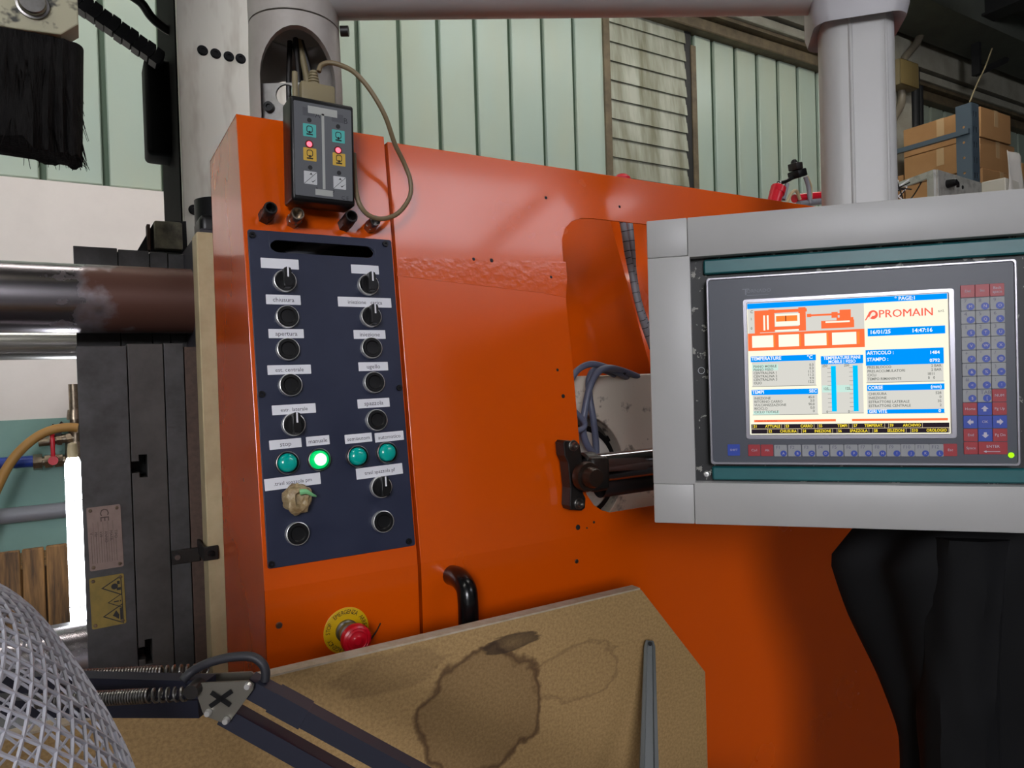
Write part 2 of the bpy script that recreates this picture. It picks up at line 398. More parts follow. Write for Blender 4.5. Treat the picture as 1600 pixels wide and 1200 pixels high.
# ================================================================== ORANGE CONTROL CABINET
XC0, XC1 = .190, .4035
VT = (PY(370, 178, 1.0285).z - ZC) / math.cos(LEAN)
def cabinet():
    yb = PX(328, 247, XC0).y
    t = thing('control_cabinet', 'orange sheet steel control cabinet with a navy push button plate', 'cabinet', frame((0, Y0, ZC), (1, 0, 0), (0, 1, 0), (0, 0, 1)))
    slot = rrect(g(416, 390)[0], g(588, 390)[0], g(500, 406)[1], g(500, 374)[1], .014)
    up = link('upper_front', plate([rrect(XC0, XC1, 0, VT, .003, 2), slot], -.003, 0, .0008), M_['orange'], t)
    up.matrix_local = Matrix.Translation((0, 0, 0)) @ frame((0, 0, 0), (1, 0, 0), (0, math.sin(LEAN), math.cos(LEAN)), (0, -math.cos(LEAN), math.sin(LEAN)))
    B().box(XC0, XC1, 0, .003, -ZC, .0012).build('lower_front', M_['orange'], t)
    ty, tz = VT * math.sin(LEAN), VT * math.cos(LEAN)
    def side(x0, x1):
        return B().prism([(.0005, -ZC), (.0005, 0), (ty + .0005, tz - .001), (yb - Y0, tz - .001), (yb - Y0, -ZC)], x0, x1, Matrix(((0, 0, 1, 0), (1, 0, 0, 0), (0, 1, 0, 0), (0, 0, 0, 1))))
    side(XC0, XC0 + .003).build('side_sheet', M_['orange'], t)
    side(XC1 - .003, XC1).build('side_sheet', M_['orange'], t)
    B().box(XC0, XC1, ty, yb - Y0, tz - .003, tz, .0005, 1).build('top_sheet', M_['orange'], t)
    B().box(XC0, XC1, yb - Y0 - .003, yb - Y0, -ZC, tz).build('back_sheet', M_['orange'], t)
    B().box(XC0 + .02, XC1 - .02, .12, .125, .1, .55).build('inner_panel', M_['blackm'], t)
    B().cyl((.26, .11, .45), (.36, .115, .50), .012, n=12).build('wire_loom', M_['hosegrey'], t)
    # small screw and scratch on the lower front
    x, y = vv(436, 977)
    B().lathe([(0, .003), (.0035, .003), (.0045, 0)], 12, T(x, 0, y) @ RX(math.pi / 2)).build('screw', M_['steel'], t)
cabinet()

def control_panel():
    t = thing('button_station', 'navy blue control plate with push buttons, selectors and paper labels', 'control panel', G)
    x0, y1 = g(386, 359); x1, _ = g(610, 376); _, y0 = g(418, 889)
    slot = rrect(g(420, 387)[0], g(584, 388)[0], g(500, 400)[1], g(500, 380)[1], .0125)
    link('plate', plate([rrect(x0, x1, y0, y1, .003, 3), slot], -.001, .003, .0006), M_['navy'], t)
    TOP = .003
    # shared meshes
    bez = B().lathe([(.0140, TOP), (.0155, TOP), (.0156, TOP + .005), (.0150, TOP + .0076), (.0143, TOP + .0078), (.0141, TOP + .003)], 32).done('bezel')
    bez.materials.append(M_['chrome'])
    cap = B().lathe([(.0142, TOP), (.0142, TOP + .0072), (.0130, TOP + .0090), (.0102, TOP + .0090), (.0088, TOP + .0078), (0, TOP + .0074)], 32).done('button_cap')
    cap.materials.append(M_['black'])
    skirt = B().lathe([(.0142, TOP), (.0142, TOP + .0080), (.0128, TOP + .0112), (0, TOP + .0115)], 32).done('knob_base'); skirt.materials.append(M_['black'])
    kb = B().prism([(-.0048, -.0125), (.0048, -.0125), (.0056, -.006), (.0050, .0125), (.0032, .0150), (-.0032, .0150), (-.0050, .0125), (-.0056, -.006)], TOP + .0105, TOP + .024)
    bmesh.ops.bevel(kb.bm, geom=[e for e in kb.bm.edges], offset=.0012, segments=2, affect='EDGES')
    kn = kb.done('knob'); kn.materials.append(M_['black'])
    pt = B().box(-.0011, .0011, .001, .0146, TOP + .0236, TOP + .0244).done('pointer'); pt.materials.append(M_['paper'])
    lens = B().lathe([(.0125, TOP), (.0122, TOP + .008), (.0105, TOP + .0105), (.006, TOP + .012), (0, TOP + .0125)], 32).done('lens'); lens.materials.append(M_['bluegreen'])
    lit = lens.copy(); lit.materials.clear()
    lit.materials.append(mat('lit_green_lens', (0, 176, 88), .2, emit=.9))
    core = B().lathe([(.0085, TOP + .0108), (.0080, TOP + .0122), (.005, TOP + .0134), (0, TOP + .0138)], 28).done('lamp_core'); core.materials.append(emat('green_lamp_core', (206, 255, 226), 1.4))
    dull = bez.copy(); dull.materials.clear(); dull.materials.append(M_['steel'])
    def at(px, py, off=.011): x, y = g(px, py, off); return T(x, y, 0)
    for p in ((450, 494), (451, 545), (455, 601), (466, 834), (582, 543), (586, 597), (590, 656), (600, 815)):
        o = link('push_button', bez, None, t); o.matrix_local = at(*p) @ RZ(random.random() * 6)
        link('button_cap', cap, None, o)
    for p in ((446, 438), (577, 444), (581, 494), (460, 663), (597, 761)):
        o = link('selector_switch', bez, None, t); o.matrix_local = at(*p) @ RZ(math.radians(-1))
        link('knob_base', skirt, None, o); link('knob', kn, None, o); link('pointer', pt, None, o)
    for p, m in (((450, 723), lens), ((560, 713), lens), ((606, 707), lens), ((500, 718), lit)):
        o = link('indicator_button', dull, None, t); o.matrix_local = at(*p)
        q = link('lens', m, None, o)
        if m is lit: q['label'] = 'lit bright green lens'; link('lamp_core', core, None, o)
    # paper strips: left, right, top, bottom in the photograph, text
    strips = [(408, 467, 404, 420, '', 0), (549, 592, 414, 428, '', 0), (416, 470, 460.5, 476, 'chiusura', 0), (529, 612, 464.5, 480, 'iniezione   carica', 0),
              (420, 475, 514, 528.5, 'apertura', 0), (553, 602.5, 515.5, 529.5, 'iniezione', 0), (418.5, 486.5, 570, 585, 'est. centrale', 0),
              (560.5, 606.5, 565.5, 579.5, 'ugello', 0), (425.5, 494, 631.5, 647, 'estr. laterale', 1), (559, 609, 622.5, 637, 'spazzola', 1),
              (421, 471.5, 686, 701, 'stop', 2), (478.5, 515, 681, 696, 'manuale', 2), (539, 581.5, 677.5, 692, 'semiautom', 2), (586, 631, 674.5, 689.5, 'automatico', 2),
              (414, 502, 743, 762, '.trasl spazzola pm', 3), (557, 630, 727.5, 745, 'trasl spazzola pf', 3)]
    for xa, xb, ya, yb, s, tilt in strips:
        cx, cy = (xa + xb) / 2, (ya + yb) / 2
        ax, ay = g(xa, cy, .0035); bx, by = g(xb, cy, .0035); _, ty = g(cx, ya, .0035); _, by2 = g(cx, yb, .0035)
        w, h = bx - ax, ty - by2; h *= .97
        o = link('label_strip', plate([rrect(-w / 2, w / 2, -h / 2, h / 2, .0006, 2)], .0030, .0034), M_['paper'], t)
        mx, my = g(cx, cy, .0035)
        o.matrix_local = T(mx, my, 0) @ RZ(math.radians((0, .6, 1.2, 1.6)[tilt]))
        if s:
            size = min(.0086, w / (len(s) * .58))
            bb = B(); bb.text(s, 0, -.0004, .0036, size, sx=1.0); bb.build('lettering', M_['ink'], o)
    for p in ((394, 367), (602, 381), (409, 616), (624, 606), (424, 882), (639, 846)):
        o = B().lathe([(.0014, .0048), (.0014, .0062), (.0042, .0062), (.0045, .003), (.001, .003)], 16).build('screw', M_['black'], t); o.matrix_local = at(*p, .004)
    # the button wrapped in crumpled tape
    bb = B(); r = bmesh.ops.create_icosphere(bb.bm, subdivisions=4, radius=.0185)
    rnd = random.Random(3)
    from mathutils import noise
    for v in r['verts']:
        p = v.co.copy(); k = 1 + .22 * noise.noise(p * 130) + .10 * abs(noise.noise(p * 300))
        v.co = Vector((p.x * k * .95, p.y * k * 1.05, max(p.z * k * .95, -.006) + .012))
        if p.z > .010: v.co.z -= .010 * (p.z - .010) / .008 * (1 if math.hypot(p.x - .003, p.y) < .009 else .3)
    o = bb.build('tape_wrapped_button', M_['tape'], t); o.matrix_local = at(465, 780, .014)
    o['label'] = 'button wrapped in crumpled brown tape'
    mg = mat('green_tape', (130, 200, 140), .4)
    B().tube([(.001, .009, .027), (.008, .009, .030), (.016, .004, .028), (.022, .0015, .024)], lambda q: .0042 * (1 - .75 * q), 8).build('tape_tag', mg, o)
control_panel()

def guard():
    t = thing('guard_panel', 'large orange machine guard with a rounded cutout beside the control cabinet', 'guard panel', frame((0, Y0, ZC), (1, 0, 0), (0, 1, 0), (0, 0, 1)))
    x0 = .4085; x1 = 2.9; top = g(605, 222)[1]
    pts = [g(1160, 360), g(1003.7, 349.4), g(925, 341.5), g(908, 341), g(893, 346), g(883, 357), g(878.5, 373), g(879, 390), g(885.6, 479), g(892.5, 540), g(906, 697), g(912, 756), g(917, 773), g(928, 789), g(940, 797), g(953, 800.5), g(1020, 790.5), g(1160, 770)]
    xs = pts[1][1]
    ytop = g(950, 344)[1]; ybot = g(985, 795.5)[1]
    pts = [(1.35, ytop), (g(925, 342)[0], ytop)] + [p for p in pts[3:8]] + pts[8:15] + [(g(953, 800)[0], ybot), (1.35, ybot)]
    up = link('upper_sheet', plate([[(x0, 0), (x1, 0), (x1, top), (x0, top)], pts], -.003, 0, .0006), M_['orange'], t)
    F0 = frame((0, 0, 0), (1, 0, 0), (0, math.sin(LEAN), math.cos(LEAN)), (0, -math.cos(LEAN), math.sin(LEAN)))
    up.matrix_local = F0
    B().box(x0, x1, 0, .003, -ZC, .0012).build('lower_sheet', M_['orange'], t)
    ty, tz = top * math.sin(LEAN), top * math.cos(LEAN)
    B().box(x0, x1, ty, ty + .025, tz - .003, tz + .0005, .0005, 1).build('top_flange', M_['orange'], t)
    B().box(x0, x0 + .003, .001, .03, -ZC, 0).prism([(.001, 0), (ty, tz - .001), (ty + .025, tz - .001), (.03, 0)], x0, x0 + .003, Matrix(((0, 0, 1, 0), (1, 0, 0, 0), (0, 1, 0, 0), (0, 0, 0, 1)))).build('side_flange', M_['orange'], t)
    for p, r in (((853, 309), .0028), ((968, 323), .0025), ((740, 405), .0028), ((768, 407), .0035), ((861, 433), .0028), ((871, 578), .0025), ((880, 619), .0035), ((870, 707), .0015), ((903, 824), .0045), ((928, 816), .0022), ((917, 825), .0016)):
        x, y = g(*p)
        o = B().lathe([(r, 0), (r, .0006), (r * .8, .0009), (0, .0009)], 14).build('screw_hole', M_['darkink'], t); o.matrix_local = F0 @ T(x, y, -.0003)
    x, y = vv(901, 877)
    B().lathe([(0, .0015), (.003, .0015), (.0038, 0)], 12, T(x, 0, y) @ RX(math.pi / 2)).build('screw', M_['steel'], t)
    # strips of clear tape stuck across the upper sheet
    def strip(pts, name):
        o = link(name, plate([[g(*p) for p in pts]], -.0002, .0004), M_['cleartape'], t); o.matrix_local = F0
    strip([(624, 402), (884, 409), (886, 434), (884, 465), (850, 458), (620, 431)], 'tape_strip')
    # black tubular handle
    a = PY(706, 899, Y0) - Vector((0, Y0, ZC)); b = PY(731, 935, Y0 - .055) - Vector((0, Y0, ZC))
    zb = b.z - .20
    path = [(a.x, .004, a.z)] + [(a.x + (b.x - a.x) * .25, -.024, a.z + .002), (a.x + (b.x - a.x) * .65, -.048, a.z - .006), (b.x, -.055, b.z - .004), (b.x, -.055, b.z - .04), (b.x, -.055, zb + .04), (b.x, -.052, zb), (b.x, -.03, zb - .018), (b.x, .004, zb - .02)]
    B().tube(path, .0148, 18, 6).build('handle', mat('black_gloss_tube', (10, 10, 12), .22), t)
guard()

def estop():
    cx, cy = vv(541, 985)
    t = thing('emergency_stop', 'red mushroom emergency stop button on a yellow round legend', 'emergency stop', V @ T(cx, cy, 0))
    B().lathe([(.013, 0), (.0315, 0), (.0315, .001), (.0305, .0015), (.013, .0015)], 48).build('legend_plate', M_['yellow'], t)
    bb = B()
    def arc(s, a0, step):
        for i, ch in enumerate(s):
            a = math.radians(a0 - i * step)
            if ch != ' ': bb.text(ch, .0255 * math.cos(a), .0255 * math.sin(a), .0017, .0085, rot=a - math.pi / 2, sx=.8)
    arc('EMERGENZA', 128, 9); arc('ARRESTO', 36, 9); arc('STOP', 178, 9); arc('EMERGENCY', 275, 9)
    bb.build('lettering', M_['darkink'], t)
    B().lathe([(.0155, 0), (.0155, .006), (.0135, .008), (.0135, .014), (.0145, .015), (.0145, .019), (.011, .020), (.011, .032)], 32).build('collar', M_['steel'], t)
    prof = [(0, .032), (.0165, .032), (.0200, .036), (.0200, .041), (.0188, .045), (.0160, .0465), (.0150, .0458), (.0125, .0475), (.0115, .0468), (.0060, .0475), (.0050, .0485), (0, .0487)]
    B().lathe(prof, 48, T(.0005, 0, 0)).build('mushroom_cap', M_['red'], t)
    p = [vv(567, 1016), vv(578, 1000), vv(588, 985), vv(594, 973)]
    B().tube([(a - cx, b - cy, .0015) for a, b in p], .0011, 6).build('loose_wire', M_['blackm'], t)
estop()

def pendant():
    """black pendant box hung on the cabinet top"""
    M = yframe(.957); th = math.radians(-.8)
    def L(px, py, off=0): return loc(M, px, py, off)
    ax, ay = L(455, 148); bx, by = L(553, 322)
    x0, x1 = L(455, 230)[0], L(554, 240)[0]; y1 = (L(455, 147)[1] + L(553, 166)[1]) / 2; y0 = (L(458, 308)[1] + L(555, 327)[1]) / 2
    cx, cy = (x0 + x1) / 2, (y0 + y1) / 2; w, h = x1 - x0, y1 - y0
    t = thing('pendant_tester', 'black two channel hand tester with lit red lamps hung on the cabinet', 'handheld device', M @ T(cx, cy, 0) @ RZ(th))
    b = B().box(-w / 2, w / 2, -h / 2, h / 2, -.045, 0, .004, 3); b.build('housing', M_['black'], t)
    fw, fh = w * .905, h * .90
    link('face_plate', plate([rrect(-fw / 2, fw / 2, -fh / 2, fh / 2, .0015, 2)], -.0002, .0006), mat('tester_face', (92, 94, 98), .35), t)
    def F(px, py):
        x, y = L(px, py); q = RZ(-th) @ Vector((x - cx, y - cy, 0)); return q.x, q.y
    light = mat('tester_print_light', (168, 170, 166), .5); cy_ = mat('tester_cyan', (78, 178, 172), .45); yl = mat('tester_yellow', (205, 168, 64), .45); wh = mat('tester_white', (196, 198, 200), .4)
    u = fw / 86; hh = fh / 150
    xm = F(505, 230)[0]
    bb = B(); bb.box(xm - .0018, xm + .0018, -fh / 2 + .012, fh / 2 - .012, .0006, .0009)
    bb.box(xm - .020, xm + .020, fh / 2 - .014, fh / 2 - .004, .0006, .0009); bb.box(xm - .012, xm + .012, -fh / 2 + .003, -fh / 2 + .011, .0006, .0009); bb.build('print', light, t)
    for (px, py, m, kind) in ((483.5, 204, cy_, 0), (528.5, 213.5, cy_, 0), (484, 241.5, yl, 1), (529.5, 249.5, yl, 1), (485, 278, wh, 2), (530.5, 286, wh, 2)):
        x, y = F(px, py); s = .0088
        k = link('pictogram', plate([rrect(x - s, x + s, y - s * .98, y + s * .98, .0006, 1)], .0005, .0009), m, t)
        i = B()
        if kind < 2:
            i.mesh(plate([rrect(x - .0042, x + .0042, y - .003, y + .0062, .003, 4), rrect(x - .0033, x + .0033, y - .002, y + .0052, .0024, 4)], .0009, .0011))
            i.box(x - .0012, x + .0012, y - .004, y - .001, .0009, .0011); i.box(x - .0042, x + .0042, y - .0062, y - .0044, .0009, .0011)
        else:
            i.prism([(x - s, y - s * .95), (x - s + .0008, y - s * .95), (x + s, y + s * .9), (x + s - .0008, y + s * .9)], .0009, .0011)
            i.prism([(x + .001, y - .004), (x + .003, y - .006), (x + .008, y - .001), (x + .003, y - .0045)], .0009, .0011)
            i.prism([(x - .0015, y + .004), (x + .001, y + .007), (x + .003, y + .003), (x + .001, y + .0045)], .0009, .0011)
        i.build('icon', M_['darkink'], k)
    for px, py in ((483, 225.5), (528, 235)):
        x, y = F(px, py)
        B().lathe([(.0036, .0006), (.0036, .0012), (.002, .0022), (0, .0025)], 20, T(x, y, 0)).build('indicator_lamp', emat('red_led', (255, 80, 96), 3.0), t)
        B().lathe([(.0036, .0006), (.0056, .0006), (.0056, .0011), (.0036, .0012)], 20, T(x, y, 0)).build('lamp_glow_ring', mat('led_glow_ring', (96, 16, 26), .35), t)  # dark red ring stands in for the glow round the lamp
    for px, py in ((483, 188), (528, 198), (484.5, 262), (529.5, 270.5)):
        x, y = F(px, py); B().lathe([(.003, .0006), (.003, .0010), (0, .0010)], 16, T(x, y, 0)).build('sensor_spot', M_['darkink'], t)
    bb = B()
    for s, px, py, sz in (('A', 496, 180.5, .011), ('B', 539.5, 190, .011), ('?', 494.5, 297, .010), ('?', 521, 301.5, .010), ('C E', 539, 310, .007)):
        x, y = F(px, py); bb.text(s, x, y, .0008, sz)
    dk = mat('tester_print_dark', (78, 80, 85), .5); dk2 = mat('tester_letters', (36, 38, 44), .5)
    for px, py in ((482, 175), (527, 185)):
        x, y = F(px, py); B().box(x - .008, x + .008, y - .0055, y + .0055, .0006, .0007).build('print', dk, t)
    o = bb.build('lettering', dk2, t); o['kind'] = 'stuff'
    # connector and cable on top
    x0c, _ = F(476, 150); x1c, _ = F(530, 150); zt = h / 2
    yc = F(500, 122)[1]
    B().box(x0c, x1c, zt - .004, yc, -.034, -.016, .003, 2).build('plug', M_['conn'], t)
    B().cyl((x0c - .006, zt - .004, -.025), (x0c - .006, yc + .012, -.025), .004, n=12).build('plug_screw', M_['conn'], t)
    sx, sy = F(498, 116)
    b = B()
    for i in range(5): b.lathe([(.0065 - .0006 * i, 0), (.0085 - .0008 * i, .001), (.0085 - .0008 * i, .003), (.0065 - .0006 * i, .004)], 16, T(sx, yc - .002 + i * .0042, -.025) @ RX(-math.pi / 2))
    b.build('strain_relief', M_['conn'], t)
    cp = [(498, 112), (502, 102), (516, 98), (535, 103), (556, 115), (580, 143), (602, 182), (617, 225), (631, 254), (641, 282), (640, 308), (622, 333), (596, 342), (574, 335), (560, 315), (555, 285), (553, 240)]
    off = [-.025, -.025, -.022, -.015, -.005, .0, .0, -.01, -.02, -.022, -.022, -.020, -.015, -.012, -.012, -.02, -.03]
    P = []
    for (px, py), o in zip(cp, off):
        x, y = loc(M, px, py, o); q = RZ(-th) @ Vector((x - cx, y - cy, 0)); P.append((q.x, q.y, o))
    B().tube(P, .0034, 10, 6).build('cable', M_['cable'], t)
    # hanging hook over the cabinet top
    B().box(-.012, .012, h * .12, h * .2, -.075, -.044).build('hook', M_['blackm'], t)
pendant()

def fittings():
    dark = M_['blackm']
    for px, py, ax, ay, m, s, lab in ((414, 340, 423, 325, M_['blackm'], .0098, 'blackened round coupling left of the tester'), (458, 347, 465, 334, M_['brass'], .0100, 'bright open threaded coupling under the tester'), (538, 352, 549, 338, M_['blackm'], .0102, 'blackened round coupling under the tester, beside the cable'), (577, 356, 586, 345, M_['steel'], .0088, 'small steel hex coupling nearest the cabinet seam')):
        bx, by = g(px, py)
        tx, ty = g(ax, ay, .030)
        t = thing('hose_coupling', lab, 'coupling', G @ T(bx, by, 0), 'couplings above the control plate')
        d = Vector((tx - bx, ty - by, .030)).normalized(); R = d.to_track_quat('Z', 'Y').to_matrix().to_4x4()
        o = B().lathe([(0, -.002), (s * 1.02, -.002), (s * 1.02, .014), (s * .85, .0145)], 6).build('hex_nut', M_['steel'] if m is not M_['blackm'] else dark, t, flat=True); o.matrix_local = R
        o = B().lathe([(s * .86, .012), (s * .92, .014), (s * .92, .030), (s * .86, .032), (s * .68, .032), (s * .66, .016), (0, .016)], 24).build('sleeve', m, t); o.matrix_local = R
fittings()

# ================================================================== SWIVEL BASE, ARM AND TERMINAL
ZT = 2.063       # underside of the horizontal arm tube
def arm():
    c = PY(462, 100, 1.115); cx, cyy = c.x, 1.115; zb = ZC + VT * math.cos(LEAN)
    ro = .068
    t = thing('swivel_base', 'grey cast swivel base with an arched opening on top of the cabinet', 'swivel base', T(cx, cyy, zb))
    zs = PY(462, 14, cyy - ro).z - zb
    zs = ZT - .035 - zb if zs > .4 else zs
    # hollow lower casting with an arched window
    sh = B().lathe([(ro * 1.02, 0), (ro * 1.02, zs * .55), (ro * .99, zs), (ro * .8, zs), (ro * .8, 0), (ro * 1.02, 0)], 64).build('casting', M_['greyd'], t)
    k = math.radians(-58.0); zpk = zs - .022
    def archpts(w, top, low=-.02):
        P = [(-w, low), (w, low)]
        for i in range(17):
            a = math.pi * i / 16; P.append((w * math.cos(a), (top - w * 1.25) + w * 1.25 * math.sin(a)))
        return P
    cut = B().prism(archpts(.054, zpk), .0, .2, Matrix(((1, 0, 0, 0), (0, 0, -1, 0), (0, 1, 0, 0), (0, 0, 0, 1)))).build('cutter', None, t)
    cut.matrix_local = RZ(math.atan2(-cyy, -cx) + math.pi / 2 + math.radians(4))
    mod = sh.modifiers.new('b', 'BOOLEAN'); mod.object = cut; mod.operation = 'DIFFERENCE'; mod.solver = 'EXACT'
    IB = T(cx, cyy, zb).inverted()
    hc = IB @ PD(447, 148, 1.04); hd_ = ray(447, 148).normalized()
    cut2 = B().cyl(hc + hd_ * .0, hc + hd_ * .25, .020, n=24).build('cutter', None, t)
    mod = sh.modifiers.new('c', 'BOOLEAN'); mod.object = cut2; mod.operation = 'DIFFERENCE'; mod.solver = 'EXACT'
    dg = bpy.context.evaluated_depsgraph_get(); dg.update()
    me = bpy.data.meshes.new_from_object(sh.evaluated_get(dg)); sh.modifiers.clear(); sh.data = me; bpy.data.objects.remove(cut); bpy.data.objects.remove(cut2)
    PF = IB @ frame(PD(445, 165, 1.06), _r0, (0, 0, 1), -Vector((FWD.x, FWD.y, 0)).normalized())
    def pf(px, py):
        W_ = T(cx, cyy, zb) @ PF; return loc(W_, px, py)
    a0 = pf(398, 190); a1 = pf(492, 128); hx = pf(447, 148)
    o = link('inner_plate', plate([rrect(a0[0], a1[0], a0[1], a1[1], .004, 2), circle(hx[0], hx[1], .0155, 24)], -.004, 0), M_['steel'], t); o.matrix_local = PF
    bx_ = pf(422, 169); o = B().lathe([(0, .006), (.003, .006), (.0035, .009), (.0072, .009), (.0075, 0)], 18).build('plate_bolt', M_['black'], t); o.matrix_local = PF @ T(bx_[0], bx_[1], 0)
    me.polygons.foreach_set('use_smooth', [True] * len(me.polygons)); me.set_sharp_from_angle(angle=math.radians(35))
    fl = link('base_flange', plate([circle(0, 0, ro * .86, 40), circle(-.012, -.02, .013, 20)], 0, .012), M_['steel'], t)
    for a in (-150, -95, -40):
        B().lathe([(0, .012), (.006, .012), (.006, .021), (.0035, .022), (.003, .018), (0, .018)], 16, T(.042 * math.cos(math.radians(a)), .042 * math.sin(math.radians(a)), 0)).build('flange_bolt', M_['black'], t)
    b = B()
    for i, (dx, dy) in enumerate(((-.008, .01), (.006, .015), (.016, .0), (.0, -.004))):
        b.tube([(dx, dy, .01), (dx * 1.5, dy - .01, .08), (dx * .6, dy, .16)], .0042, 8)
    b.build('wire_loom', M_['blackm'], t)
    B().tube([(.012, -.02, .02), (.016, -.016, .07), (.006, 0, .16)], .005, 8).build('cable', M_['conn'], t)
    # upper turning head and horizontal tube
    e = PD(1335, 25, 1.135); ex, ey = e.x, e.y
    a = thing('support_arm', 'grey tubular support arm with a cast elbow carrying the operator terminal', 'support arm', T(cx, cyy, 0))
    zs_ = zb + zs + .0025
    B().lathe([(0, zs_), (ro * .99, zs_), (ro * 1.0, zs_ + .02), (ro * 1.0, ZT + .12), (ro * .9, ZT + .135), (0, ZT + .135)], 64).build('turning_head', M_['greyd'], a)
    B().cyl((ro * .98, -.02, ZT - .015), (ro * 1.14, -.026, ZT - .015), .008, n=12).build('clamp_screw', M_['blackm'], a)
    d = Vector((ex - cx, ey - cyy, 0)); Ln = d.length; d.normalize(); q = Vector((-d.y, d.x, 0))
    rt = .052
    P0 = d * ro * .9; P1 = d * (Ln - .05)
    B().cyl(P0 + Vector((0, 0, ZT + rt)), P1 + Vector((0, 0, ZT + rt)), rt, n=48).build('cross_tube', M_['grey'], a)
    # elbow casting
    E = d * Ln
    m = Vector((.682, -.731, 0)); nrm = Vector((-.731, -.682, 0))
    def ringpts(z, hw, hd, r=.024, cxo=0):
        return [E + m * (x + cxo) + nrm * y + Vector((0, 0, z)) for x, y in rrect(-hw, hw, -hd, hd, r, 5)]
    zl = ZT - .022
    B().loft([ringpts(zl, .052, .048), ringpts(zl - .012, .066, .058), ringpts(zl + .004, .070, .061), ringpts(zl + .05, .070, .060), ringpts(zl + .10, .066, .056), ringpts(zl + .135, .045, .04)]).build('elbow', M_['greyd'] if False else mat('elbow_grey', (160, 158, 162), .42), a)
    # vertical column: fluted extrusion
    prof = []
    hw, hd = .053, .040
    for x, y in rrect(-hw, hw, -hd, hd, .026, 7): prof.append((x, y))
    top = zl + .02; bot = 1.697
    # shallow flutes on the visible face
    B().loft([[E + m * x + nrm * y + Vector((0, 0, z)) for x, y in prof] for z in (bot, top)]).build('column', M_['grey'], a)
    for x in (-.014, .036):
        B().cyl(E + m * x + nrm * (hd - .0012 if x < 0 else hd - .004) + Vector((0, 0, bot)), E + m * x + nrm * (hd - .0012 if x < 0 else hd - .004) + Vector((0, 0, top)), .0035, n=10).build('column_rib', M_['grey'], a)
    return Vector((cx, cyy, 0)) + E
ARM_END = arm()

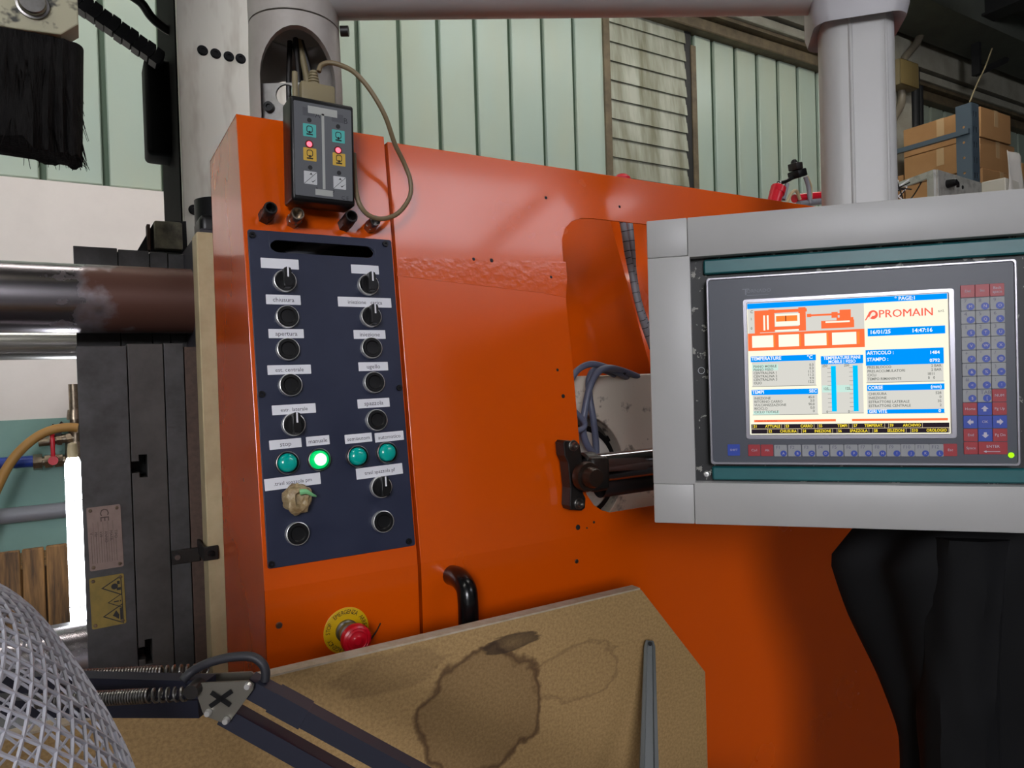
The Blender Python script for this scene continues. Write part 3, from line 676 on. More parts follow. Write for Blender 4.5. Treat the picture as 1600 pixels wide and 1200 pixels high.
# ---- operator terminal
_az = math.radians(58.98 + 180 - 16)
MN = Vector((math.cos(_az), math.sin(_az), 0)); MU = (-MN).cross(Vector((0, 0, 1)))
MO = PD(1325, 575, .84)
MF = frame(MO, MU, (0, 0, 1), MN)
def mp(px, py, off=0): return loc(MF, px, py, off)
def terminal():
    t = thing('operator_terminal', 'light grey operator terminal with lit colour screen and membrane keypad', 'terminal', MF)
    x0, yt = mp(1005.6, 347.7); xb, yb = mp(1027, 820.4); x0 = (x0 + xb) / 2
    yt = (mp(1005.6, 347.7)[1] + mp(1600, 292)[1]) / 2; yb = (yb + mp(1600, 830)[1]) / 2
    pl, _ = mp(1101.3, 436); pl2, _ = mp(1112, 726); pl = (pl + pl2) / 2
    prr = (mp(1583.4, 402)[0] + mp(1599.7, 728)[0]) / 2
    x1 = prr + (pl - x0) + .01                       # symmetric enclosure, right end is outside the picture
    ix0 = (mp(1076, 405)[0] + mp(1089, 755)[0]) / 2; ix1 = x1 - (ix0 - x0)
    iyt = (mp(1076, 404)[1] + mp(1600, 362)[1]) / 2; iyb = (mp(1092, 757)[1] + mp(1600, 758)[1]) / 2
    DEP = .30
    pr = M_['grey']
    cwx = ix0 - .002
    # corner castings and profiles, each a piece with its own joint
    for (a, b, name) in (((x0, cwx), (iyt + .002, yt), 'corner_piece'), ((x0, cwx), (yb, iyb - .002), 'corner_piece'), ((x1 - (cwx - x0), x1), (iyt + .002, yt), 'corner_piece'), ((x1 - (cwx - x0), x1), (yb, iyb - .002), 'corner_piece')):
        B().box(a[0], a[1] - .0003 if a[0] == x0 else a[1], b[0] + .0002, b[1], -DEP, .0, .0016, 2).build(name, pr, t)
    B().box(cwx, x1 - (cwx - x0), iyt, yt, -DEP, -.0003, .0012, 2).build('top_profile', pr, t)
    B().box(cwx, x1 - (cwx - x0), yb, iyb, -DEP, -.0003, .0012, 2).build('bottom_profile', pr, t)
    B().box(x0, ix0, iyb - .002, iyt + .002, -DEP, -.0004, .001, 2).build('side_profile', pr, t)
    B().box(ix1, x1, iyb - .002, iyt + .002, -DEP, -.0004, .001, 2).build('side_profile', pr, t)
    B().box(ix0 - .004, ix1 + .004, iyb - .004, iyt + .004, -DEP + .002, -DEP + .006).build('back_plate', pr, t)
    B().box(ix0 - .003, ix1 + .003, iyb - .003, iyt + .003, -.022, -.018).build('mounting_plate', mat('worn_black_plate', (20, 20, 21), .5, noise=(150, 148, 140), nscale=60, amt=.95, ramp=(.60, .62)), t)
    tx0 = (mp(1087, 430)[0] + mp(1115, 745)[0]) / 2
    # teal strips above and below the panel
    pyt = (mp(1101, 437)[1] + mp(1583, 402)[1]) / 2; pyb = (mp(1112, 726)[1] + mp(1600, 728)[1]) / 2
    B().box(tx0 + .002, ix1 - .003, pyt + .006, iyt - .003, -.018, -.010, .002, 1).build('teal_strip', M_['teal'], t)
    B().box(tx0 + .006, ix1 - .003, iyb + .002, pyb - .004, -.018, -.010, .002, 1).build('teal_strip', M_['teal'], t)
    B().lathe([(0, .003), (.003, .0025), (.0042, .001), (.0042, 0)], 14, T(*mp(1104, 741, -.018), -.018)).build('screw', M_['chrome'], t)
    B().lathe([(.0038, .0008), (.0042, .0008), (.0042, 0)], 14, T(*mp(1096, 579, -.018), -.018)).build('screw_hole', M_['paper'], t)
    # HMI panel with silver rim
    link('panel_rim', plate([rrect(pl, prr, pyb, pyt, .004, 3), rrect(pl + .003, prr - .003, pyb + .003, pyt - .003, .003, 3)], -.018, .0012, .0008), M_['rim'], t)
    sx0 = (mp(1163.5, 480)[0] + mp(1176.5, 676)[0]) / 2; sx1 = (mp(1477.5, 458)[0] + mp(1488.5, 676)[0]) / 2
    syt = (mp(1164, 477.5)[1] + mp(1477, 455)[1]) / 2; syb = (mp(1177, 677)[1] + mp(1489, 679)[1]) / 2
    link('membrane', plate([rrect(pl + .002, prr - .002, pyb + .002, pyt - .002, .003, 3), rrect(sx0 - .001, sx1 + .001, syb - .001, syt + .001, .001, 2)], -.018, 0), M_['slate'], t)
    link('screen_bezel', plate([rrect(sx0 - .0055, sx1 + .0065, syb - .006, syt + .0055, .004, 4), rrect(sx0 - .0005, sx1 + .0005, syb - .0005, syt + .0005, .001, 2)], -.004, .0012, .0006), M_['rim'], t)
    bb = B(); x, y = mp(1180, 456); bb.text('T', x - .011, y, .0003, .0115, sx=1.2); bb.text('ORNADO', x + .004, y + .001, .0003, .0058, sx=1.1); bb.box(x - .010, x + .015, y - .0042, y - .0037, .0002, .0003)
    bb.build('maker_lettering', mat('faint_print', (128, 132, 144), .5), t)
    # ---------------- screen
    SW, SH = sx1 - sx0, syt - syb
    scr = B().box(sx0 - .002, sx1 + .002, syb - .002, syt + .002, -.006, -.002).build('screen', emat('screen_cream', (255, 250, 226), 1.0), t)
    # the screen's own raster, 640 x 420 units measured from its top left corner
    def U(x, y): return sx0 + x / 640 * SW, syt - y / 420 * SH
    lay = [0]
    def rects(name, col, rs, z, st=1.0):
        m = emat('screen_' + name, col, st)
        for (xa, ya, xb_, yb_) in rs:
            p = U(xa, ya); q = U(xb_, yb_); B().poly([(p[0], q[1], z), (q[0], q[1], z), (q[0], p[1], z), (p[0], p[1], z)]).build(name, m, scr)
    def texts(name, col, ts, z=-.00155):
        b = B()
        for s, x, y, h, al, wx in ts:
            p = U(x, y); b.text(s, p[0], p[1], z, h / 420 * SH * 1.38, align=al, sx=wx, bold=.018)
        o = b.build(name, emat('screen_' + name, col, 1.0), scr); o['kind'] = 'stuff'; return o
    BL = (0, 150, 255); OR = (255, 116, 66); GR = (216, 214, 206)
    rects('blue_field', BL, [(0, 0, 640, 17), (394, 96, 632, 120), (8, 170, 226, 188), (8, 277, 230, 294), (242, 176, 378, 202), (386, 162, 626, 210), (388, 270, 626, 288)], -.0018)
    rects('grey_field', GR, [(2, 17, 384, 96), (12, 188, 224, 266), (12, 294, 228, 358), (242, 202, 376, 356), (388, 210, 624, 262), (388, 288, 624, 346)], -.00185)
    rects('mint_field', (200, 232, 220), [(12, 196, 100, 216), (12, 346, 100, 357), (244, 268, 340, 290)], -.00175)
    rects('blue_field', BL, [(388, 346, 624, 358)], -.0017)
    rects('orange_field', OR, [(0, 96, 384, 152), (24, 24, 42, 96), (24, 24, 200, 34), (42, 34, 80, 94), (72, 22, 92, 94), (92, 78, 190, 88), (172, 20, 196, 94), (200, 42, 214, 52), (200, 44, 330, 50), (280, 40, 300, 58), (306, 34, 342, 58), (246, 66, 352, 90), (296, 58, 350, 66), (14, 374, 286, 381), (338, 374, 634, 381)], -.0016)
    rects('white_field', (255, 255, 234), [(14, 104, 86, 142), (104, 104, 172, 142), (190, 104, 262, 142), (280, 104, 358, 142), (94, 38, 176, 76), (54, 40, 60, 88), (66, 40, 72, 86), (260, 68, 338, 73), (94, 88, 172, 93)], -.0015)
    rects('orange_bar', (255, 138, 60), [(97, 44, 168, 62), (86, 104, 92, 142), (172, 104, 178, 142), (262, 104, 268, 142), (360, 104, 368, 142)], -.0014)
    rects('dark_mark', (120, 40, 24), [(128, 44, 131, 62)], -.0013)
    rects('cyan_bar', (0, 196, 255), [(274, 208, 290, 350), (344, 208, 360, 350)], -.0016)
    rects('tick_mark', (110, 110, 112), [(262, 214 + i * 13.5, 274, 215 + i * 13.5) for i in range(11)] + [(332, 214 + i * 13.5, 344, 215 + i * 13.5) for i in range(11)] + [(10, 266, 226, 267.5), (10, 357, 230, 358.5), (242, 355, 376, 356.5), (386, 262, 626, 263.5), (386, 358, 626, 359)], -.0016)
    keys1 = [(8, 106), (116, 214), (226, 326), (338, 440), (452, 556)]; keys2 = [(58, 160), (172, 274), (288, 390), (402, 506), (520, 634)]
    rects('black_field', (40, 32, 40), [(4, 388, 638, 402), (4, 404, 638, 418)], -.0016)
    rects('key_frame', (196, 180, 150), [(a, 387, a + 1.5, 403) for a, b in keys1] + [(b, 387, b + 1.5, 403) for a, b in keys1] + [(a, 403, a + 1.5, 419) for a, b in keys2] + [(b, 403, b + 1.5, 419) for a, b in keys2] + [(4, 402, 638, 404)], -.0015)
    tt = []
    for s, n, (a, b) in zip(('S1', 'S3', 'S5', 'S7', 'S9'), ('ATTUALE', 'CARRO', 'TEMPI', 'TEMPERAT.', 'ARCHIVIO'), keys1):
        tt += [(s, a + 4, 395, 9, 'LEFT', .9), (n, b - 4, 395, 9, 'RIGHT', .85)]
    for s, n, (a, b) in zip(('S2', 'S4', 'S6', 'S8', 'S10'), ('CHIUSURA', 'INIEZIONE', 'SPAZZOLA', 'SELEZIONI', 'OROLOGIO'), keys2):
        tt += [(s, a + 4, 411, 9, 'LEFT', .9), (n, b - 4, 411, 9, 'RIGHT', .82)]
    texts('yellow_lettering', (255, 226, 60), tt, -.0013)
    texts('white_lettering', (255, 255, 255), [('* PAGE:1', 480, 9, 11, 'LEFT', 1), ('16/01/25', 400, 108, 12, 'LEFT', 1), ('14:47:16', 530, 108, 12, 'LEFT', 1), ('TEMPERATURE', 10, 178, 11, 'LEFT', .9), ('\u00b0C', 206, 178, 11, 'CENTER', 1),
        ('TEMPI', 10, 285, 11, 'LEFT', .9), ('SEC', 214, 285, 10, 'CENTER', 1), ('TEMPERATURE PIANI', 310, 183, 10, 'CENTER', .82), ('MOBILE | FISSO', 310, 195, 10, 'CENTER', .85), ('ARTICOLO :', 390, 172, 11, 'LEFT', .9), ('1484', 614, 176, 10, 'RIGHT', 1), ('STAMPO :', 390, 192, 11, 'LEFT', .9), ('0792', 614, 200, 10, 'RIGHT', 1), ('CORSE', 390, 279, 11, 'LEFT', .9), ('(mm)', 618, 279, 10, 'RIGHT', 1), ('GIRI VITE', 392, 352, 10, 'LEFT', .9), ('0', 614, 352, 10, 'RIGHT', 1)])
    rows = [(n, 16, 203 + i * 10.6, 8, 'LEFT', .95) for i, n in enumerate(('PIANO MOBILE', 'PIANO FISSO', 'CENTRALINA 1', 'CENTRALINA 2', 'CENTRALINA 3', 'OLIO'))]
    rows += [(n, 218, 202 + i * 10.6, 8, 'RIGHT', .95) for i, n in enumerate(('0.3', '0.3', '11.3', '11.2', '9.9', '12.2'))]
    rows += [(n, 16, 305 + i * 11, 8, 'LEFT', .95) for i, n in enumerate(('INIEZIONE', 'RITORNO CARRO', 'VULCANIZZAZIONE', 'RICICLO', 'CICLO TOTALE'))]
    rows += [(n, 218, 304 + i * 11, 8, 'RIGHT', .95) for i, n in enumerate(('45.0', '3.0', '90.0', '0.0', '0'))]
    rows += [(n, 390, 216 + i * 12, 8, 'LEFT', .95) for i, n in enumerate(('PRES.BLOCCO', 'PRES.ACCUMULATORI', 'CICLI', 'TEMPO RIMANENTE'))]
    rows += [(n, 618, 216 + i * 12, 8, 'RIGHT', .95) for i, n in enumerate(('2 BAR', '2 BAR', '1811      ', '0   0      '))]
    rows += [(n, 392, 298 + i * 12.3, 8, 'LEFT', .95) for i, n in enumerate(('CHIUSURA', 'INIEZIONE', 'ESTRATTORE LATERALE', 'ESTRATTORE CENTRALE'))]
    rows += [(n, 616, 298 + i * 12.3, 8, 'RIGHT', .95) for i, n in enumerate(('528', '0', '35', '2'))]
    rows += [('250', 246, 207, 8, 'LEFT', .9), ('250', 316, 207, 8, 'LEFT', .9), ('125', 248, 279, 8, 'LEFT', .9), ('125', 318, 279, 8, 'LEFT', .9), ('0', 256, 351, 8, 'LEFT', .9), ('0', 326, 351, 8, 'LEFT', .9), ('100   50    0', 96, 70, 8, 'LEFT', .9), ('s.r.l.', 612, 52, 8, 'LEFT', .9), ('C', 10, 27, 9, 'LEFT', 1), ('1', 10, 50, 8, 'LEFT', 1), ('0', 10, 80, 8, 'LEFT', 1)]
    texts('grey_lettering', (116, 118, 112), rows)
    texts('red_lettering', (214, 60, 40), [('PRESSA IN MANUALE', 20, 377.5, 5, 'LEFT', 1)], -.0012)
    b = B(); p = U(428, 54); b.text('PROMAIN', p[0], p[1], -.0014, .0128, align='LEFT', sx=1.02); b.text('PROMAIN', p[0] + .0003, p[1], -.0014, .0128, align='LEFT', sx=1.02)
    q = U(412, 54); r = .0052
    ring = plate([circle(q[0], q[1], r, 28), circle(q[0] + .0004, q[1] + .0004, r * .55, 20)], -.0014, -.0014)
    b.poly([(q[0] + r * math.cos(a), q[1] + r * math.sin(a), -.00142) for a in [2 * math.pi * i / 28 for i in range(28)]])
    b.poly([(q[0] - r, q[1] + .001, -.0014), (q[0] - r * 1.7, q[1] - r * 1.2, -.0014), (q[0] - r * 1.45, q[1] - r * 1.2, -.0014), (q[0] - r * .55, q[1] + .001, -.0014)])
    b.build('logo', emat('screen_logo', (250, 104, 84), 1.0), scr)
    b = B(); b.poly([(q[0] + r * .45 * math.cos(a) + .0003, q[1] + r * .45 * math.sin(a) + .0008, -.0013) for a in [2 * math.pi * i / 20 for i in range(20)]])
    b.poly([(q[0] - r * .45, q[1] + .0008, -.0013), (q[0] - r * 1.1, q[1] - r * 1.2, -.0013), (q[0] - r * .95, q[1] - r * 1.2, -.0013), (q[0] - r * .1, q[1] - .0012, -.0013)])
    b.build('logo_counter', emat('screen_logo_counter', (255, 236, 214), 1.0), scr)
    # ---------------- keys
    keymesh = {}
    def key(px, py, w, h, m, txt='', tm='keyink', dot=None, ts=.0042):
        x, y = mp(px, py)
        kk = (round(w, 4), round(h, 4), m)
        if kk not in keymesh:
            me = plate([rrect(-w / 2, w / 2, -h / 2, h / 2, .0008, 2)], 0, .0009, .0002); me.materials.append(M_[m]); keymesh[kk] = me
        o = link('key', keymesh[kk], None, t); o.matrix_local = T(x, y, 0)
        if dot:
            d = B(); d.lathe([(.0036, .0009), (.0036, .0011), (0, .0011)], 16, T(w / 2 - .004, -h / 2 + .0036, 0)).build('letter_spot', M_['keyblue'], o)
            d = B(); d.text(dot, w / 2 - .004, -h / 2 + .0036, .0013, .0042); d.build('lettering', M_['keyink'], o)
        if txt:
            d = B()
            if dot: d.text(txt, -w / 2 + .0022, h / 2 - .0032, .0012, .0052, align='LEFT')
            else:
                for i, l in enumerate(txt.split('/')): d.text(l, 0, (.0022 if '/' in txt else 0) - i * .0044, .0012, ts)
            d.build('lettering', M_[tm], o)
        return o
    kw = abs(mp(1230, 704)[0] - mp(1208, 704)[0]); kh = abs(mp(1208, 704)[1] - mp(1208, 722)[1])
    key(1146.5, 703, .0145, kh, 'keyblue', 'SHIFT', ts=.0036)
    key(1178.5, 703.5, .0142, kh, 'keyred', 'Ctrl'); key(1198.5, 703.5, .0142, kh, 'keyred', 'Alt')
    for i in range(12):
        fx = 1219.5 + i * (1463 - 1219.5) / 11.0 * (1 + .012 * (i - 11) / 11)
        key(fx, 704 - .04 * i, .0146 , kh, 'keygrey', 'F%d' % (i + 1), 'keydark', 'ABCDEFGHIJKL'[i])
    key(1484.5, 703, .0140, kh, 'keyred', 'Esc')
    # right keypad: three columns; centre positions interpolated between top and bottom rows
    rowsK = [[('Del', 'r'), ('Ins', 'r'), ('Back/space', 'r')]] + [[(c, 'g') for c in r] for r in ('789', '456', '123', '.0-', '+*/', '(\u2018)', '#:;')] + [[('?', 'g'), ('TAB', 'g'), ('NUM', 'r')], [('Home', 'r'), ('\u2191', 'b'), ('Pg Up', 'r')], [('\u2190', 'b'), ('OK', 'b'), ('\u2192', 'b')], [('End', 'r'), ('\u2193', 'b'), ('Pg Dn', 'r')], [('Space', 'r'), ('ENTER', 'R')]]
    letters = iter('MNOPQRSTUVWXYZ@&%=<>!$[]')
    n = len(rowsK)
    kx0 = mp(1511.5, 456)[0]; kx2 = mp(1557.5, 451)[0]; ky0 = mp(1534, 454)[1]; kyn = mp(1545, 700)[1]; step = (kyn - ky0) / (n - 1)
    cw = (kx2 - kx0) / 2
    for i, row in enumerate(rowsK):
        for j, (s, k) in enumerate(row):
            X = kx0 + cw * j; Yk = ky0 + step * i
            m = {'r': 'keyred', 'R': 'keyred', 'g': 'keygrey', 'b': 'keyblue'}[k]
            w = cw * .97; h = abs(step) * .95
            if k == 'R': X += cw / 2; w = cw * 1.97
            kk = (round(w, 4), round(h, 4), m)
            if kk not in keymesh:
                me = plate([rrect(-w / 2, w / 2, -h / 2, h / 2, .0008, 2)], 0, .0009, .0002); me.materials.append(M_[m]); keymesh[kk] = me
            o = link('key', keymesh[kk], None, t); o.matrix_local = T(X, Yk, 0)
            d = B()
            if k == 'g':
                B().lathe([(.0040, .0009), (.0040, .0011), (0, .0011)], 16, T(w / 2 - .0046, -h / 2 + .0042, 0)).build('letter_spot', M_['keyblue'], o)
                q = B(); q.text(next(letters), w / 2 - .0046, -h / 2 + .0042, .0013, .0046); q.build('lettering', M_['keyink'], o)
                d.text(s, -w / 2 + .003, h / 2 - .0034, .0012, .0058, align='LEFT'); d.build('lettering', M_['keydark'], o)
            elif s in '\u2191\u2190\u2192\u2193':
                a = {'\u2191': 0, '\u2190': 90, '\u2192': -90, '\u2193': 180}[s]
                d.prism([(-.0036, 0), (-.0016, -.0004), (-.0014, -.0030), (.0014, -.0030), (.0016, -.0004), (.0036, 0), (0, .0034)], .0009, .0011, RZ(math.radians(a))); d.build('arrow', M_['keyink'], o)
            else:
                if k == 'R': d.text(s, 0, .0018, .0012, .0044); d.box(-.007, .007, -.0042, -.0036, .0009, .0012); d.prism([(-.0095, -.0039), (-.0065, -.0026), (-.0065, -.0052)], .0009, .0012)
                else:
                    for q, l in enumerate(s.split('/')): d.text(l, 0, (.0022 if '/' in s else 0) - q * .0044, .0012, .0042)
                d.build('lettering', M_['keyink'], o)
    B().lathe([(.0030, .0009), (.0026, .0022), (0, .0026)], 16, T(*mp(1579.5, 711), 0)).build('indicator_lamp', emat('green_led', (150, 255, 20), 1.4), t)
    # bracket to the column behind
    e = MF.inverted() @ ARM_END
    B().box(e.x - .07, e.x + .07, yt - .02, yt + .012, e.z - .055, e.z + .055, .004, 2).build('column_flange', M_['greyd'], t)
terminal()

# ================================================================== INSIDE THE CUTOUT
def inside():
    # orange inner cover, folded
    a0 = PY(700, 340, 1.42); f1 = PY(948, 330, 1.42); f2 = PY(1000, 520, 1.42)
    zt = 1.5 + .44; zb = 1.15
    k = (f2.x - f1.x) / (f2.z - f1.z)
    ft = Vector((f1.x + k * (zt - f1.z), 1.42, zt)); fb = Vector((f1.x + k * (zb - f1.z), 1.42, zb))
    t = thing('inner_cover', 'folded orange inner cover seen through the guard cutout', 'cover')
    b = B(); b.poly([(.75, 1.42, zb), fb, ft, (.75, 1.42, zt)]); b.poly([fb, (fb.x + .16, 1.60, zb), (ft.x + .16, 1.60, zt), ft]); b.poly([(fb.x + .16, 1.60, zb), (2.0, 1.60, zb), (2.0, 1.60, zt), (ft.x + .16, 1.60, zt)])
    o = b.build('cover_sheet', M_['orange_in'], t); md = o.modifiers.new('s', 'SOLIDIFY'); md.thickness = .003
    B().box(.8, 1.95, 1.60, 1.64, 0, zb + .02).build('cover_stand', M_['blackm'], t)
    # beige block with cylinder
    Yb = 1.14
    zt = PY(950, 587, Yb).z; zl = PY(985, 797, Yb).z - .03; x0 = PY(886, 650, Yb).x
    t = thing('clamp_block', 'oil stained beige machine block with a round cylinder in its face', 'machine block', T(0, Yb, 0))
    cxp = PY(905, 738, Yb); R0 = abs(PY(905, 738, Yb).z - PY(905, 648, Yb).z) * 1.0
    hole = [(cxp.x + R0 * math.cos(q), cxp.z + R0 * math.sin(q)) for q in [2 * math.pi * i / 48 for i in range(48)]]
    x0 = cxp.x - R0 - .03
    zl = min(zl, cxp.z - R0 - .02)
    o = link('block_body', plate([[(x0, zl), (2.1, zl), (2.1, zt), (x0, zt)], hole], 0, .22, .002), M_['beige'], t); o.matrix_local = Matrix(((1, 0, 0, 0), (0, 0, 1, 0), (0, 1, 0, 0), (0, 0, 0, 1)))
    F = T(cxp.x, 0, cxp.z) @ RX(math.pi / 2)
    B().lathe([(R0 * .72, -.10), (R0 * .72, .004), (R0 * .68, .008), (0, .008)], 48, F).build('cylinder_face', mat('white_cylinder_paint', (206, 204, 196), .4, noise=(150, 146, 138), nscale=16, amt=.5), t)
    B().lathe([(R0 * .72, -.10), (R0 * .72, .0), (R0 * .82, .002), (R0 * .83, -.10)], 48, F).build('black_ring', M_['black'], t)
    B().lathe([(R0 * .83, -.03), (R0 * 1.0, -.03)], 48, F).build('recess_floor', M_['steel'], t)
    B().box(R0 * .84, R0 * .99, -.006, .006, -.029, -.022, 0, M=F @ RZ(math.radians(32))).build('key_slot', M_['black'], t)
    B().box(x0 + .02, 2.08, .02, .20, 0, zl + .001).build('block_stand', M_['blackm'], t)
    # hoses over the block
    def hose(name, label, pts, Y, r, m, group=None):
        P = [PY(p[0], p[1], p[2] if len(p) > 2 else Y) for p in pts]
        return tag(B().tube(P, r, 12, 6).build(name, m), label, 'hose', group)
    hb = M_['hoseblue']
    hose('blue_grey_hose', 'blue-grey hose arching highest over the beige block', [(868, 625, 1.08), (888, 600, 1.08), (902, 579), (922, 569), (945, 573), (968, 584, 1.12), (985, 592, 1.16)], 1.10, .0062, hb, 'hoses at the beige block')
    hose('blue_grey_hose', 'blue-grey hose looping down in front of the white cylinder', [(1000, 590, 1.15), (972, 579, 1.12), (950, 575), (934, 582), (922, 604), (914, 640), (911, 672), (917, 694), (929, 712)], 1.085, .0066, hb, 'hoses at the beige block')
    hose('blue_grey_hose', 'straight blue-grey hose hanging beside the black ring', [(960, 585, 1.13), (934, 576, 1.11), (921, 590, 1.105), (921, 618, 1.105), (927, 655, 1.10), (931, 690, 1.10), (932, 714, 1.10)], 1.10, .0066, hb, 'hoses at the beige block')
    hose('blue_grey_hose', 'short blue-grey hose curling behind the guard edge', [(880, 625), (900, 645), (913, 660), (910, 670), (896, 673), (880, 668)], 1.06, .0055, hb, 'hoses at the beige block')
    b = PY(967, 578, 1.118)
    tag(B().cyl(PY(962, 577, 1.115), PY(974, 581, 1.125), .0078, n=12).build('hose_clip', M_['black']), 'black clip round the blue-grey hoses on the beige block', 'clip')
    # corrugated conduits in front of the inner cover
    for k, (pts, lab) in enumerate((([(966, 320), (974, 352), (980, 392), (986, 420), (994, 462), (1004, 500), (1016, 535), (1040, 600)], 'front grey ringed conduit hanging behind the terminal corner'), ([(978, 320), (984, 350), (988, 392), (990, 425), (996, 462), (1004, 490), (1014, 515), (1050, 600)], 'rear grey ringed conduit hanging behind the terminal corner'))):
        t = thing('grey_conduit', lab, 'conduit', None, 'conduits in the cutout')
        Y = 1.26 + .03 * k
        P = [PY(p[0], p[1], Y) for p in pts]; SPL = spline(P, 8)
        B().tube(P, .0075, 12, 6).build('tube', M_['hosegrey'], t)
        for i in range(4, len(SPL) - 2, 3):
            d = (SPL[i + 1] - SPL[i]).normalized(); B().cyl(SPL[i] - d * .0008, SPL[i] + d * .0008, .0078, n=12).build('ring_mark', M_['black'], t)
inside()

def rod():
    """black bracket with shaft across the cutout"""
    Yr = .935
    c = PY(912, 742, Yr)
    t = thing('guide_rod', 'black shaft held by a bolted clamp bracket at the cutout edge', 'shaft', T(c.x, Yr, c.z))
    rr = abs(PY(960, 706, Yr).z - PY(960, 752, Yr).z) / 2
    zc = (PY(960, 706, Yr).z + PY(960, 752, Yr).z) / 2 - c.z
    X1 = 1.5
    B().lathe([(0, -.005), (rr * .9, -.005), (rr * .9, .022), (rr, .022), (rr, X1 - c.x), (0, X1 - c.x)], 40, T(0, 0, zc) @ RY(math.pi / 2)).build('shaft', mat('polished_shaft', (150, 148, 152), .14, 1), t)
    # lower tray profile under the shaft
    z1 = PY(985, 748, Yr).z - c.z; z0 = PY(985, 776, Yr).z - c.z; xa = PY(945, 770, Yr).x - c.x
    B().lathe([(abs(z1 - z0) * .62, 0), (abs(z1 - z0) * .62, X1 - c.x - xa)], 32, T(xa, .015, (z0 + z1) / 2 + .006) @ RY(math.pi / 2)).build('lower_tube', mat('brown_black_tube', (52, 44, 44), .35, .4), t)
    # flange bracket: base strap and pillow
    def q(px, py): p = PY(px, py, Yr); return p.x - c.x, p.z - c.z
    Fm = frame((0, 0, 0), (1, 0, 0), (0, 0, 1), (0, -1, 0))
    ol = [q(877, 692), q(880, 688), q(898, 689), q(903, 695), q(906, 712), q(908, 770), q(912, 778), q(911, 793), q(906, 797), q(889, 796), q(887, 790), q(888, 762), q(884, 722), q(879, 712)]
    o = link('bracket_plate', plate([ol], -.018, .006, .0015), M_['blackm'], t); o.matrix_local = Fm
    B().box(q(886, 0)[0], q(916, 0)[0], -.030, .012, q(0, 768)[1] if False else q(900, 768)[1], q(900, 714)[1], .008, 3).build('clamp_strap', M_['blackm'], t)
    B().lathe([(rr * 1.05, -.012), (rr * 1.18, -.008), (rr * 1.18, .012), (rr * 1.05, .016)], 40, T(.006, 0, zc) @ RY(math.pi / 2)).build('collar', M_['blackm'], t)
    for px, py in ((892, 696), (901, 786)):
        x, z = q(px, py)
        B().lathe([(.0092, .0055), (.0092, .0075), (.0084, .0082), (.0060, .0075), (.0055, .014), (.003, .014), (.0028, .011), (0, .011)], 18, T(x, 0, z) @ RX(math.pi / 2)).build('bolt', M_['steel'], t)
    x, z = q(901, 742)
    B().lathe([(.0235, -.004), (.0245, .004), (.0225, .010), (.0170, .010), (.0160, .022), (.0135, .028), (0, .029)], 28, T(x, -.024, z) @ RX(math.pi / 2)).build('end_cap', mat('brown_black_cap', (46, 36, 30), .35, .4), t)
rod()

